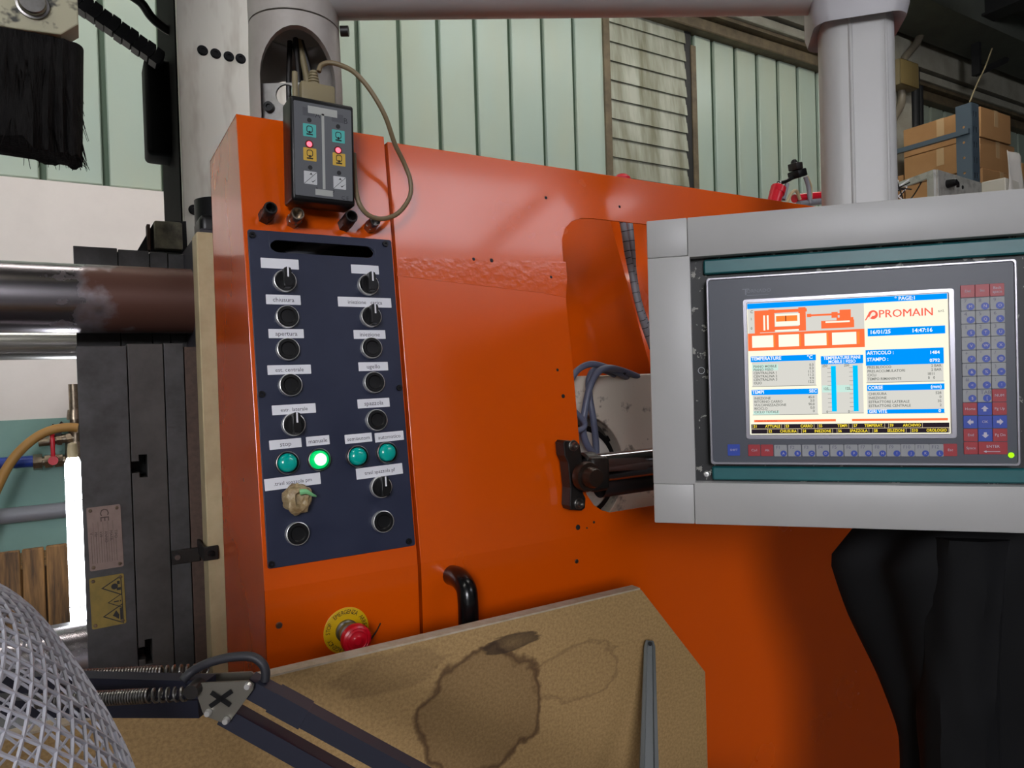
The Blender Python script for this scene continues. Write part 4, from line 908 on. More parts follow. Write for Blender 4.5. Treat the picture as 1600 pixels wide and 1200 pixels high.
# ================================================================== PRESS ON THE LEFT
def PZ(px, py, Z): v = ray(px, py); return CAM + v * ((Z - CAM.z) / v.z)
YP, YBAR, YUP, YCOL, YCR = 1.50, 1.64, 1.74, 1.86, 1.42
BED = .86
def press():
    tag(B().box(-1.6, .75, 1.40, 2.3, 0, BED, .01, 1).build('press_bed', M_['blackm']), 'black machine bed carrying the dark press plates', 'machine bed')
    def plateset(name, label, xs, mats, group):
        for k in range(len(xs) - 1):
            xa, xb = PY(xs[k][0], 541, YP).x, PY(xs[k + 1][0], 541, YP).x
            zt = PY(150, 541 - .02 * k, YP).z + (0, .004, .005, -.002)[k]
            t = thing(name, label[k], 'press plate', T(0, YP, BED), group)
            slots = []
            ol = [(xa + .0008, 0), (xb - .0008, 0), (xb - .0008, zt - BED)]
            if k == 1:      # T slots open to the joint on the left
                ol += [(xa + .0008, zt - BED)]
                for (p, q, pw) in (((205, 712), (231, 745), 0), ((211, 1003), (239, 1036), 0)):
                    a = PY(p[0], p[1], YP); b = PY(q[0], q[1], YP); h = a.z - b.z; w = b.x - xa
                    ol += [(xa + .0008, a.z - BED - h * .28), (xa + w * .5, a.z - BED - h * .28), (xa + w * .5, a.z - BED), (xa + w, a.z - BED), (xa + w, b.z - BED), (xa + w * .5, b.z - BED), (xa + w * .5, b.z - BED + h * .22), (xa + .0008, b.z - BED + h * .22)]
            else: ol += [(xa + .0008, zt - BED)]
            o = link('plate_front', plate([ol], -.06, 0, .001), mats[k], t); o.matrix_local = frame((0, 0, 0), (1, 0, 0), (0, 0, 1), (0, -1, 0))
            if k == 1: B().box(xa + .001, xb - .001, .061, .064, 0, zt - BED).build('slot_back', M_['black'], t)
            # raised rear part, behind the tie bar
            ux = [PY(p, 400, YUP).x for p in (114, 184, 233.5, 262, 290)]
            zu = PY(150, 386, YUP).z - BED
            B().box(ux[k] + .0008, ux[k + 1] - .0008, YUP - YP, YUP - YP + .2, 0, zu - .002 * k, .001, 1).build('plate_rear', M_['platen'], t)
    M2 = [M_['platen'], mat('dark_steel_plate_b', (80, 77, 75), .5, .35, noise=(46, 44, 42), nscale=11, amt=.6), M_['platen'], M_['rustplate']]
    plateset('press_plate', ['wide dark steel press plate bearing the data plate and warning plate', 'dark steel press plate with T slots beside the wide plate', 'narrow dark steel plate between the T slot plate and the rusty plate', 'rusty brown plate next to the cream platen edge'], [(118, 0), (198, 0), (255, 0), (287, 0), (312, 0)], M2, 'stacked press plates')
    # cream platen edge
    xa = PY(306, 450, YCR).x; zt = PY(325, 363, YCR).z
    t = thing('fixed_platen', 'cream painted platen edge standing beside the orange cabinet', 'platen', T(xa, YCR, BED))
    B().box(.004, .40, 0, .06, 0, zt - BED, .002, 1).build('platen_edge', M_['cream'], t)
    B().box(.018, .40, .0605, .42, 0, zt - BED + .02, .004, 1).build('platen_body', mat('blue_black_steel', (58, 56, 62), .45, .3), t)
    B().lathe([(.055, 0), (.055, .12)], 24, T(.075, .14, zt - BED - .03) @ RZ(math.pi) , a0=0, a1=math.pi).box(.02, .3, .07, .16, zt - BED + .0, zt - BED + .05, .012, 3).build('guide_shoe', M_['black'], t)
    # flat bracket tying the plates
    a = PY(268, 880, YP - .006); b = PY(342, 853, YCR - .01)
    t = thing('flat_bracket', 'small black flat bracket bridging the press plates and cream platen', 'bracket', T(a.x, YCR, a.z))
    zz = b.z - a.z; q0 = PY(268, 868, YCR - .006).x - a.x; q1 = PY(342, 868, YCR - .006).x - a.x
    zl = PY(300, 879, YCR).z - a.z; zh = PY(300, 857, YCR).z - a.z
    qm = xa - a.x; p0 = PY(268, 868, YP - .004).x - a.x; dy = YP - YCR
    zl2 = PY(290, 879, YP).z - a.z; zh2 = PY(290, 857, YP).z - a.z
    B().box(qm - .004, q1, -.005, 0, zl, zh, .001, 1).build('strap', M_['blackm'], t)
    B().box(p0, qm, dy - .005, dy, zl2, zh2, .001, 1).build('strap', M_['blackm'], t)
    B().box(qm - .004, qm, 0, dy, zl, zh).build('strap_step', M_['blackm'], t)
    B().lathe([(0, .004), (.005, .004), (.006, 0)], 14, T(q1 - .013, -.006, (zl + zh) / 2) @ RX(math.pi / 2)).build('bolt', M_['black'], t)
    B().lathe([(0, .004), (.005, .004), (.006, 0)], 14, T(p0 + .01, dy - .005, (zl2 + zh2) / 2) @ RX(math.pi / 2)).build('bolt', M_['steel'], t)
    # tie bars
    m = mat('tie_bar_steel', (150, 146, 148), .24, 1.0)
    nt = m.node_tree; pb = nt.nodes['Principled BSDF']; tc = nt.nodes.new('ShaderNodeTexCoord'); sp = nt.nodes.new('ShaderNodeSeparateXYZ'); nt.links.new(tc.outputs['Object'], sp.inputs[0])
    nz = nt.nodes.new('ShaderNodeTexNoise'); nz.inputs['Scale'].default_value = 22; nz.inputs['Detail'].default_value = 6; nt.links.new(tc.outputs['Object'], nz.inputs['Vector'])
    ad = nt.nodes.new('ShaderNodeMath'); ad.operation = 'MULTIPLY_ADD'; ad.inputs[1].default_value = .26; nt.links.new(nz.outputs[0], ad.inputs[0]); nt.links.new(sp.outputs[0], ad.inputs[2])
    mr = nt.nodes.new('ShaderNodeMapRange'); xs = PY(150, 460, YBAR).x
    mr.inputs[1].default_value = xs + .075; mr.inputs[2].default_value = xs + .15; nt.links.new(ad.outputs[0], mr.inputs[0])
    mx = nt.nodes.new('ShaderNodeMixRGB'); mx.inputs[1].default_value = (*lin((168, 162, 168)), 1); mx.inputs[2].default_value = (*lin((94, 62, 52)), 1)
    nt.links.new(mr.outputs[0], mx.inputs[0]); nt.links.new(mx.outputs[0], pb.inputs['Base Color'])
    m1 = nt.nodes.new('ShaderNodeMath'); m1.operation = 'MULTIPLY_ADD'; m1.inputs[1].default_value = .18; m1.inputs[2].default_value = .26; nt.links.new(mr.outputs[0], m1.inputs[0]); nt.links.new(m1.outputs[0], pb.inputs['Roughness'])
    m3 = nt.nodes.new('ShaderNodeMath'); m3.operation = 'MULTIPLY_ADD'; m3.inputs[1].default_value = -.75; m3.inputs[2].default_value = 1; nt.links.new(mr.outputs[0], m3.inputs[0]); nt.links.new(m3.outputs[0], pb.inputs['Metallic'])
    zt = PY(40, 409, YBAR).z; zb = PY(40, 520, YBAR).z; r = (zt - zb) / 2
    xe = PY(299, 470, YBAR).x
    def bar(name, label, z, x1):
        o = B().lathe([(0, -1.5), (r, -1.5), (r, x1), (0, x1)], 64, RY(math.pi / 2)).build(name, m); o.location = (0, YBAR, z)
        return tag(o, label, 'bar', 'press tie bars')
    bar('tie_bar', 'thick steel tie bar with rusty end above the press plates', (zt + zb) / 2, xe)
    zl = PY(100, 981, YBAR).z - r
    bar('tie_bar', 'thick bright steel tie bar low behind the white mesh cover', zl, PY(150, 990, YBAR).x)
    zt2 = PY(60, 517, 2.0).z; zb2 = PY(60, 562, 2.0).z; r2 = (zt2 - zb2) / 2
    tag(B().cyl((-1.5, 2.0, (zt2 + zb2) / 2), (PY(130, 540, 2.0).x, 2.0, (zt2 + zb2) / 2), r2, n=40).build('guide_bar', M_['chrome']), 'thinner chromed bar behind and below the rusty tie bar', 'bar')
    # data plates
    def dplate(name, label, x0, x1, y0, y1, m, kind):
        a = PY(x0, y1, YP - .002); b = PY(x1, y0, YP - .002); cx, cz = (a.x + b.x) / 2, (a.z + b.z) / 2; w, h = b.x - a.x, b.z - a.z
        t = thing(name, label, 'plate', frame((cx, YP, cz), (1, 0, 0), (0, 0, 1), (0, -1, 0)) @ RZ(math.radians(1.0)))
        link('plate', plate([rrect(-w / 2, w / 2, -h / 2, h / 2, .003, 3)], 0, .0016), m, t)
        for sx in (-1, 1):
            for sy in (-1, 1): B().lathe([(0, .003), (.0024, .0028), (.0032, .0016)], 12, T(sx * (w / 2 - .006), sy * (h / 2 - .006), 0)).build('rivet', M_['brass'], t)
        b = B()
        if kind:
            b.text('CE', .0, h / 2 - .016, .0019, .020, rot=-math.pi / 2)
            for i, (s, l) in enumerate((('TIPO', 'PRESSA'), ('MATR.', '1'), ('ANNO', '1'), ('kW', '1'), ('Hz', '50'), ('V', '380'))):
                x = w / 2 - .010 - i * .0078
                b.text(s, x, .012, .0019, .007, align='LEFT', rot=-math.pi / 2); 
                b.box(x - .0003, x + .0003, -.045, .006, .0016, .0018)
            for i in range(5):
                x = w / 2 - .014 - i * .0078; b.box(x - .0002, x + .0002, -.045, .030, .0016, .0018)
            o = b.build('engraving', mat('plate_engraving', (74, 60, 56), .6), t); o['kind'] = 'stuff'
        else:
            for k, (cy, s) in enumerate(((h * .27, .019), (-.003, .014), (-h * .29, .019))):
                ax = w / 2 - .004
                tri = [(ax, cy + s), (ax, cy - s), (ax - s * 1.75, cy)]; q = .84; cc = (ax - s * .58, cy)
                inn = [(cc[0] + (x - cc[0]) * q, cc[1] + (y - cc[1]) * q) for x, y in tri]
                link('warning_triangle', plate([tri, inn], .0015, .0018), M_['darkink'], t)
                bb = B()
                if k == 1: bb.box(ax - s * 1.0, ax - s * .45, cy - .0012, cy + .0012, .0015, .0018); bb.box(ax - s * .32, ax - s * .2, cy - .0012, cy + .0012, .0015, .0018)
                elif k == 0: bb.lathe([(.0055, .0018), (0, .0018)], 14, T(ax - s * .62, cy, 0)); bb.box(ax - s * .45, ax - s * .1, cy - .008, cy - .003, .0015, .0018); bb.box(ax - s * .4, ax - s * .16, cy + .003, cy + .009, .0015, .0018)
                else: bb.box(ax - s * .28, ax - s * .10, cy - .011, cy + .011, .0015, .0018); bb.prism([(ax - s * .9, cy - .001), (ax - s * .4, cy - .009), (ax - s * .35, cy - .001), (ax - s * .6, cy + .008)], .0015, .0018)
                o = bb.build('pictogram', M_['darkink'], t); o['kind'] = 'stuff'
    dplate('data_plate', 'engraved aluminium data plate with CE mark riveted to the wide press plate', 139.5, 189, 788, 893, M_['nameplate'], 1)
    dplate('warning_plate', 'yellow plate with three black warning triangles below the data plate', 143, 194, 896, 984, M_['brassplate'], 0)
    # white upright behind with dark flank
    x0 = PY(278, 150, YCOL).x; x1 = PY(450, 150, YCOL).x
    t = thing('machine_upright', 'tall worn white machine upright with black flank and recessed bolts', 'upright', T(x0, YCOL, BED))
    yb = PX(250, 150, x0).y
    B().box(.003, x1 - x0, 0, .02, .35, 3.3, .002, 1).build('front_plate', M_['ivory'], t)
    B().box(0, x1 - x0, .0205, yb - YCOL, 0, 3.3, .002, 1).build('flank', mat('matt_black_steel', (9, 9, 9), .75, noise=(40, 34, 26), nscale=9, amt=.4, ramp=(.55, .7), spec=.08), t)
    for px, py in ((316.5, 79), (337, 84), (357.5, 88.5), (376, 92), (303, 328), (323, 331)):
        p = PY(px, py, YCOL)
        B().lathe([(.0125, .0004), (.0125, .0012), (.0095, .0012), (.0095, .005), (.005, .005), (.0048, .002), (0, .002)], 20, T(p.x - x0, 0, p.z - BED) @ RX(math.pi / 2)).build('socket_bolt', M_['black'], t)
    # black gusset and olive block at the foot of the upright
    t = thing('guide_block', 'olive cast guide block with black gusset at the foot of the white upright', 'guide block', T(x0, YUP, BED))
    zt = PY(200, 386, YUP).z - BED - .001
    def q(px, py, Y=YUP + .02): p = PY(px, py, Y); return p.x - x0, p.z - BED
    gm = Matrix(((1, 0, 0, 0), (0, 0, -1, .05), (0, 1, 0, 0), (0, 0, 0, 1)))
    a = [q(214, 387, YUP + .04), q(240, 348, YUP + .04), q(262, 347, YUP + .04), q(290, 347, YUP + .04), q(292, 387, YUP + .04)]
    a[0] = (a[0][0], zt); a[-1] = (a[-1][0], zt)
    B().prism(a, 0, .02, gm).build('gusset', M_['black'], t)
    x_, z_ = q(241, 385); X_, Z_ = q(283, 350)
    B().box(x_, X_, .0, .04, zt + .002, Z_, .004, 2).build('cast_block', M_['greenblk'], t)
    x_, z_ = q(233, 372); B().box(x_ - .004, x_ + .003, .02, .05, zt, q(231, 350)[1], .001, 1).build('stop_pin', M_['rustplate'], t)
press()

def brush():
    Yb = 1.25
    x1 = PY(122, 20, Yb).x; x0 = -.26; z0 = PY(60, 50, Yb).z; z1 = 2.30
    t = thing('cleaning_brush', 'black bristle cleaning brush hanging from a chipped beige holder', 'brush', T(0, Yb, 0))
    c = PY(122, 38, Yb).z
    o = link('holder', plate([[(x0, PY(0, 38, Yb).z), (PY(20, 44, Yb).x, PY(20, 44, Yb).z), (PY(95, 54, Yb).x, PY(95, 54, Yb).z), (x1, c), (x1, z1), (x0, z1)]], -.05, 0, .002), M_['blockpaint'], t)
    o.matrix_local = frame((0, 0, 0), (1, 0, 0), (0, 0, 1), (0, -1, 0))
    p = PY(51, 8, Yb); B().lathe([(.021, .0), (.021, .004), (.018, .0045), (.0175, .012), (.016, .014), (0, .014)], 28, T(p.x, 0, p.z) @ RX(math.pi / 2)).build('pin', M_['steel'], t)
    B().box(x0, x1 - .02, .0, .05, z1 - .02, 2.62).build('hanger', M_['blackm'], t)
    B().box(-.35, .42, -.03, YCOL - Yb - .001, 2.60, 2.72).build('carriage_beam', M_['blackm'], t)
    # bristle body: lofted tufted mass and strands
    rnd = random.Random(11)
    from mathutils import noise
    zt = PY(60, 46, Yb).z; L = zt - PY(60, 236, Yb).z
    xr = PY(119, 130, Yb).x
    N = 72; rings = []
    for j in range(15):
        s = j / 14; R = []
        for i in range(N):
            a = 2 * math.pi * i / N
            hx = (xr - x0) / 2; cx = (xr + x0) / 2 + .004 * s
            ux = math.cos(a); uy = math.sin(a)
            x = cx + hx * (abs(ux) ** .45) * (1 if ux > 0 else -1); y = .036 + .032 * (abs(uy) ** .6) * (1 if uy > 0 else -1) * (1 + .25 * s)
            fl = noise.noise(Vector((x * 60, y * 60, 1.3 + s * .8)))
            fl2 = noise.noise(Vector((x * 120, 3.0, s * 1.5))); y += (.010 * fl + .010 * fl2) * (.3 + s); x += .004 * fl
            zz = zt - .004 - s * L * (.97 + .10 * noise.noise(Vector((x * 22, y * 8, 4.0))) + .05 * noise.noise(Vector((x * 90, y * 60, 2.0))))
            if x < PY(30, 200, Yb).x and s > .3: zz += (s - .3) * L * .13
            gapx = (x - PY(31, 200, Yb).x) / .004
            zz += max(0, s - .4) * L * .22 * math.exp(-gapx * gapx)
            R.append((x + .012 * (1 - s), y, zz))
        rings.append(R)
    B().loft(rings).build('bristle_mass', M_['bristle'], t)
    b = B()
    for k in range(700):
        a = rnd.random() * 2 * math.pi; ux, uy = math.cos(a), math.sin(a)
        hx = (xr - x0) / 2; cx = (xr + x0) / 2
        x = cx + hx * 1.0 * (abs(ux) ** .45) * (1 if ux > 0 else -1); y = .036 + .036 * (abs(uy) ** .6) * (1 if uy > 0 else -1)
        s0 = rnd.uniform(.2, .9); ln = rnd.uniform(.03, .07); z = zt - L * s0 - .0
        if s0 > .8: z = zt - L * rnd.uniform(.85, 1.0)
        d = Vector((rnd.gauss(0, .12) + .05 * ux, rnd.gauss(0, .15), -1)).normalized()
        p0 = Vector((x, y * 1.02, z)); p1 = p0 + d * ln
        if p1.z < zt - L * 1.05: p1.z = zt - L * rnd.uniform(1.0, 1.06)
        b.cyl(p0, p1, .0009, .0004, n=3, cap=False)
    o = b.build('loose_bristles', M_['bristle2'], t); o['kind'] = 'stuff'
brush()

def chain():
    Y = 1.95
    a = PY(118, 0, Y); b = PY(252, 96, Y)
    a = a + (a - b) * .35
    t = thing('drag_chain', 'black cable drag chain running diagonally to the white upright', 'cable chain', T(0, 0, 0))
    d = (b - a); L = d.length; d.normalize(); n = 13
    R = d.to_track_quat('X', 'Z').to_matrix().to_4x4()
    me = B().prism([(0, -.019), (.030, -.019), (.038, -.012), (.038, .012), (.030, .019), (.0, .019), (.006, 0)], -.018, .018, RX(math.pi / 2)); me = me.done('link')
    me.materials.append(M_['black'])
    for i in range(n):
        p = a + d * (L * i / n); o = link('link', me, None, t); s = L / n / .036
        o.matrix_local = T(p.x, p.y, p.z + (.002 if i % 2 else 0)) @ R @ Matrix.Diagonal((s, 1, 1, 1))
    # black cover block on the upright's flank
    p0 = PY(229, 245, 2.05); p1 = PY(262, 100, 2.05)
    tag(B().box(p0.x, p1.x + .02, 2.02, 2.12, p0.z, p1.z, .012, 3).build('cover_block', mat('matt_black_cover', (8, 8, 9), .6, spec=.15)), 'black rounded cover block on the flank of the white upright', 'cover')
    P = [PY(206, -6, 2.0), PY(222, 6, 2.0), PY(236, 26, 2.0), PY(254, 42, 2.0), PY(268, 50, 2.0)]
    tag(B().tube(P, .011, 10, 5).build('cable_hose', M_['black']), 'short black hose bending to the top of the white upright', 'hose')
chain()

def wall_services():
    Yw = DW - .10
    def q(px, py, Y=Yw): return PY(px, py, Y)
    # riser pipe
    t = thing('riser_pipe', 'stained brass riser pipe and fittings beside the work lamp', 'pipe')
    p = q(117, 650); B().cyl((p.x, Yw, q(117, 735).z), (p.x, Yw, q(117, 600).z), .022, n=16).build('pipe', M_['brass'], t)
    for y0, y1, r in ((640, 655, .034), (668, 676, .03), (690, 725, .05)): B().cyl((p.x, Yw, q(117, y1).z), (p.x, Yw, q(117, y0).z), r, r * .85, n=12).build('fitting', M_['brass'], t)
    B().box(p.x - .02, p.x + .02, Yw, DW - .03, q(117, 652).z, q(117, 644).z).build('clip', M_['steel'], t)
    # lower shut-off valve with red lever and blue hose
    z = q(85, 720).z
    t = thing('shutoff_valve', 'brass shut-off valve with long red lever on the blue hose', 'valve', T(0, Yw, z))
    X = lambda px: q(px, 720).x
    B().cyl((X(52), 0, 0), (X(66), 0, 0), .036, n=8).build('hose_nut', M_['brass'], t)
    B().cyl((X(66), 0, 0), (X(112), 0, 0), .022, n=14).build('pipe', M_['brass'], t)
    B().cyl((X(70), 0, 0), (X(82), 0, 0), .032, n=6).cyl((X(86), 0, 0), (X(98), 0, 0), .032, n=6).build('valve_body', M_['brass'], t)
    B().box(X(80.5), X(87.5), -.055, -.045, -.008, q(84, 672).z - z, .006, 2).build('lever', M_['redpaint'], t)
    B().cyl((X(84), -.062, .006), (X(84), 0, .006), .02, n=14).build('spindle', M_['redpaint'], t)
    t2 = z
    tag(B().tube([q(-60, 726), q(0, 724), q(54, 720.5)], .026, 12, 4).build('blue_hose', M_['blue']), 'dark blue air hose running along the green wall to the valve', 'hose')
    z = q(90, 687).z
    t = thing('shutoff_valve', 'small brass valve branch with black thumb lever above the blue hose', 'valve', T(0, Yw, z))
    Z1 = lambda py: q(90, py).z - z
    B().cyl((X(61), 0, -.01), (X(78), 0, -.005), .017, .02, n=12).build('nipple', M_['brass'], t)
    B().cyl((X(78), 0, 0), (X(118), 0, .006), .021, n=12).cyl((X(90), 0, .0), (X(98), 0, .001), .028, n=6).cyl((X(106), 0, .0), (X(114), 0, .003), .028, n=6).build('valve_body', M_['brass'], t)
    B().prism([(-.02, 0), (.012, .0), (.03, .05), (.015, .065), (.0, .045), (-.018, .055), (-.028, .04)], -.02, .02, T(X(92), 0, .02) @ RX(math.pi / 2)).build('thumb_lever', M_['black'], t)
    P = [q(122, 667), q(108, 666), q(86, 669), q(62, 679), q(38, 698), q(18, 722), (q(2, 752)), q(-14, 790), q(-40, 850)]
    tag(B().tube([v + Vector((0, -.10, 0)) for v in P], .020, 12, 6).build('tan_hose', M_['hosetan']), 'tan rubber hose arching over the red lever', 'hose')
    a = q(-80, 815); b = q(210, 793)
    tag(B().cyl((a.x, Yw + .02, q(50, 803).z), (b.x, Yw + .02, q(50, 803).z), .036, n=20).build('grey_conduit', M_['hosegrey']), 'thick grey conduit fixed along the green wall base', 'conduit')
    # weathered boards standing at the wall
    rnd = random.Random(5); Yp = 3.55
    zt = PY(60, 851, Yp).z; xs = [-.75 + .105 * i for i in range(9)]
    labs = ['weathered board with splintered pale top', 'weathered dark brown board', 'weathered board with long dark crack', 'weathered reddish brown board', 'weathered grey-brown board']
    xe = PY(108, 900, Yp).x; wd = PY(62, 900, Yp).x - PY(24, 900, Yp).x
    for i in range(9):
        x = xe - wd * (i + 1)
        t = tag(B().box(x + .004, x + wd - .004, Yp, Yp + .03, 0, zt - rnd.random() * .02, .004, 1).build('wooden_board', M_['wood']), 'weathered brown board standing in a row against the green wall', 'board', 'boards at the wall foot')
    tag(B().box(xe - wd * 9, xe, Yp + .032, DW - .06, 0, zt - .1).build('timber_stack', M_['wood']), 'timber stack behind the row of weathered boards', 'timber')
    # work lamp tube between wall and press
    Yl = 2.35
    a = PY(114, 724, Yl); b = PY(115.5, 990, Yl); r = abs(PY(101, 850, Yl).x - PY(128, 850, Yl).x) / 2
    t = thing('work_lamp', 'lit upright tube work lamp glowing white beside the press plates', 'lamp', T(a.x, Yl, b.z))
    h = a.z - b.z
    B().lathe([(0, 0), (r, 0), (r, h), (r * .62, h + .018), (0, h + .018)], 28).build('tube', emat('work_lamp_light', (244, 248, 255), TUBE_POWER), t)
    B().lathe([(r * .64, h + .016), (r * .66, h + .03), (r * .55, h + .055), (0, h + .06)], 20).build('cap', M_['cream'], t)
    for py in (781, 947):
        zz = PY(115, py, Yl).z - b.z; B().tube([(r * 1.06 * math.cos(2 * math.pi * i / 24), r * 1.06 * math.sin(2 * math.pi * i / 24), zz) for i in range(25)], .0016, 6, 1).build('guard_wire', M_['blackm'], t)
    B().cyl((0, 0, -b.z), (0, 0, .002), .012, n=12).build('stand', M_['blackm'], t)
wall_services()

# ================================================================== FOREGROUND: bench, board, lamp, mesh, bar
YB = .82
BENCH = .85
def foreground():
    t = thing('workbench', 'wooden workbench in front of the orange guard', 'workbench', T(.1, .45, 0))
    B().box(-.95, .70, -.42, .42, BENCH - .04, BENCH, .003, 1).build('bench_top', M_['bench'], t)
    for sx in (-.9, .62):
        for sy in (-.36, .36): B().box(sx, sx + .06, sy - .03, sy + .03, 0, BENCH - .041).build('leg', M_['bench'], t)
    # particle board standing upright with chamfered corner
    zt = (PY(420, 1053, YB).z + PY(1000, 924, YB).z) / 2; c1 = PY(1000, 924, YB); c2 = PY(1102, 1050, YB); xr = (c2.x + PY(1106, 1200, YB).x) / 2
    xl = -.62
    m = M_['board'].copy(); m.name = 'stained_particle_board'
    nt = m.node_tree; pb = nt.nodes['Principled BSDF']; old = pb.inputs['Base Color'].links[0].from_socket
    tc = nt.nodes.new('ShaderNodeTexCoord')
    def ring(cx, cz, rx, rz, w, soft, seed):
        mp_ = nt.nodes.new('ShaderNodeMapping'); mp_.inputs['Location'].default_value = (-cx / rx, -cz / rz, 0); mp_.inputs['Scale'].default_value = (1 / rx, 1 / rz, 0)
        nt.links.new(tc.outputs['Object'], mp_.inputs[0])
        nz = nt.nodes.new('ShaderNodeTexNoise'); nz.inputs['Scale'].default_value = 2.2; nz.inputs['Detail'].default_value = 3; mp2 = nt.nodes.new('ShaderNodeMapping'); mp2.inputs['Location'].default_value = (seed, seed, seed)
        nt.links.new(mp_.outputs[0], mp2.inputs[0]); nt.links.new(mp2.outputs[0], nz.inputs['Vector'])
        ln = nt.nodes.new('ShaderNodeVectorMath'); ln.operation = 'LENGTH'; nt.links.new(mp_.outputs[0], ln.inputs[0])
        ad = nt.nodes.new('ShaderNodeMath'); ad.operation = 'MULTIPLY_ADD'; ad.inputs[1].default_value = .75; nt.links.new(nz.outputs[0], ad.inputs[0]); nt.links.new(ln.outputs['Value'], ad.inputs[2])
        rp = nt.nodes.new('ShaderNodeValToRGB'); e = rp.color_ramp.elements; e[0].position = .0; e[0].color = (soft * .7, soft * .7, soft * .7, 1); e[1].position = .98; e[1].color = (0, 0, 0, 1)
        for pos, val in ((.60, soft), (.86, soft * 1.2), (.915, w), (.945, w * .8)):
            q = e.new(pos); q.color = (val, val, val, 1)
        dv = nt.nodes.new('ShaderNodeMath'); dv.operation = 'MULTIPLY'; dv.inputs[1].default_value = .70; nt.links.new(ad.outputs[0], dv.inputs[0]); nt.links.new(dv.outputs[0], rp.inputs[0])
        return rp.outputs[0]
    def stain(col, sock, c):
        mx = nt.nodes.new('ShaderNodeMixRGB'); nt.links.new(sock, mx.inputs[0]); nt.links.new(col, mx.inputs[1]); mx.inputs[2].default_value = (*lin(c), 1); return mx.outputs[0]
    X0 = -.62; ctr = PY(755, 1110, YB); wv = abs(PY(665, 1100, YB).x - PY(845, 1100, YB).x) / 2; hv = abs(PY(755, 1020, YB).z - PY(755, 1200, YB).z) / 2
    col = stain(old, ring(ctr.x, ctr.z - BENCH, wv * 1.12, hv * 1.12, .85, .32, 3.0), (70, 44, 20))
    c3 = PY(905, 1050, YB); col = stain(col, ring(c3.x, c3.z - BENCH, wv * .9, hv * .55, .38, .05, 8.0), (84, 56, 28))
    c4 = PY(800, 1004, YB); col = stain(col, ring(c4.x, c4.z - BENCH, wv * .55, hv * .16, .5, .7, 5.5), (52, 36, 22))
    c5 = PY(610, 1050, YB); col = stain(col, ring(c5.x, c5.z - BENCH, wv * .9, hv * .35, .15, .25, 1.5), (84, 58, 32))
    nt.links.new(col, pb.inputs['Base Color'])
    t = thing('particle_board', 'stained chipboard sheet with clipped corner standing before the guard', 'board', frame((0, YB, BENCH), (1, 0, 0), (0, 0, 1), (0, -1, 0)))
    zc2 = c2.z - BENCH; zc1 = zt - BENCH
    link('board_sheet', plate([[(xl, 0), (xr, 0), (xr, zc2), (c1.x + .004, zc1 - .003), (c1.x, zc1), (xl, zc1)]], -.018, 0, .0006), m, t)
    B().box(xl, c1.x, zc1 - .0005, zc1 + .0018, -.018, .0004).build('edge_band', M_['boardedge'], t)
    # grey tapered bar leaning on the board
    T0 = PY(1015, 1001, YB - .012); d1 = PD(1014, 1200, .98)
    dirn = (d1 - T0); k = (BENCH - T0.z) / dirn.z; foot = T0 + dirn * k
    t = thing('grey_stake', 'dark grey tapered channel bar leaning against the chipboard', 'bar', T(*foot))
    a = T0 - foot; nrm = a.normalized(); side = Vector((.857, -.515, 0)); side = (side - nrm * side.dot(nrm)).normalized(); out = nrm.cross(side); out = out if out.dot(FWD) < 0 else -out
    def sec(p, w):
        return [p + side * x + out * y for x, y in ((-w, -w * .5), (w, -w * .5), (w, w * .3), (w * .55, w * .5), (w * .45, w * .1), (-w * .45, w * .1), (-w * .55, w * .5), (-w, w * .3))]
    L = a.length
    B().loft([sec(Vector((0, 0, 0)), .0165), sec(a * .97, .0082), sec(a, .0055)]).build('channel', M_['grey_bar'], t)
    B().lathe([(.0032, .0), (.0032, .0012), (0, .0012)], 14, T(*(a * .982 + out * .0035)) @ out.to_track_quat('Z', 'Y').to_matrix().to_4x4()).build('end_hole', M_['black'], t)
foreground()

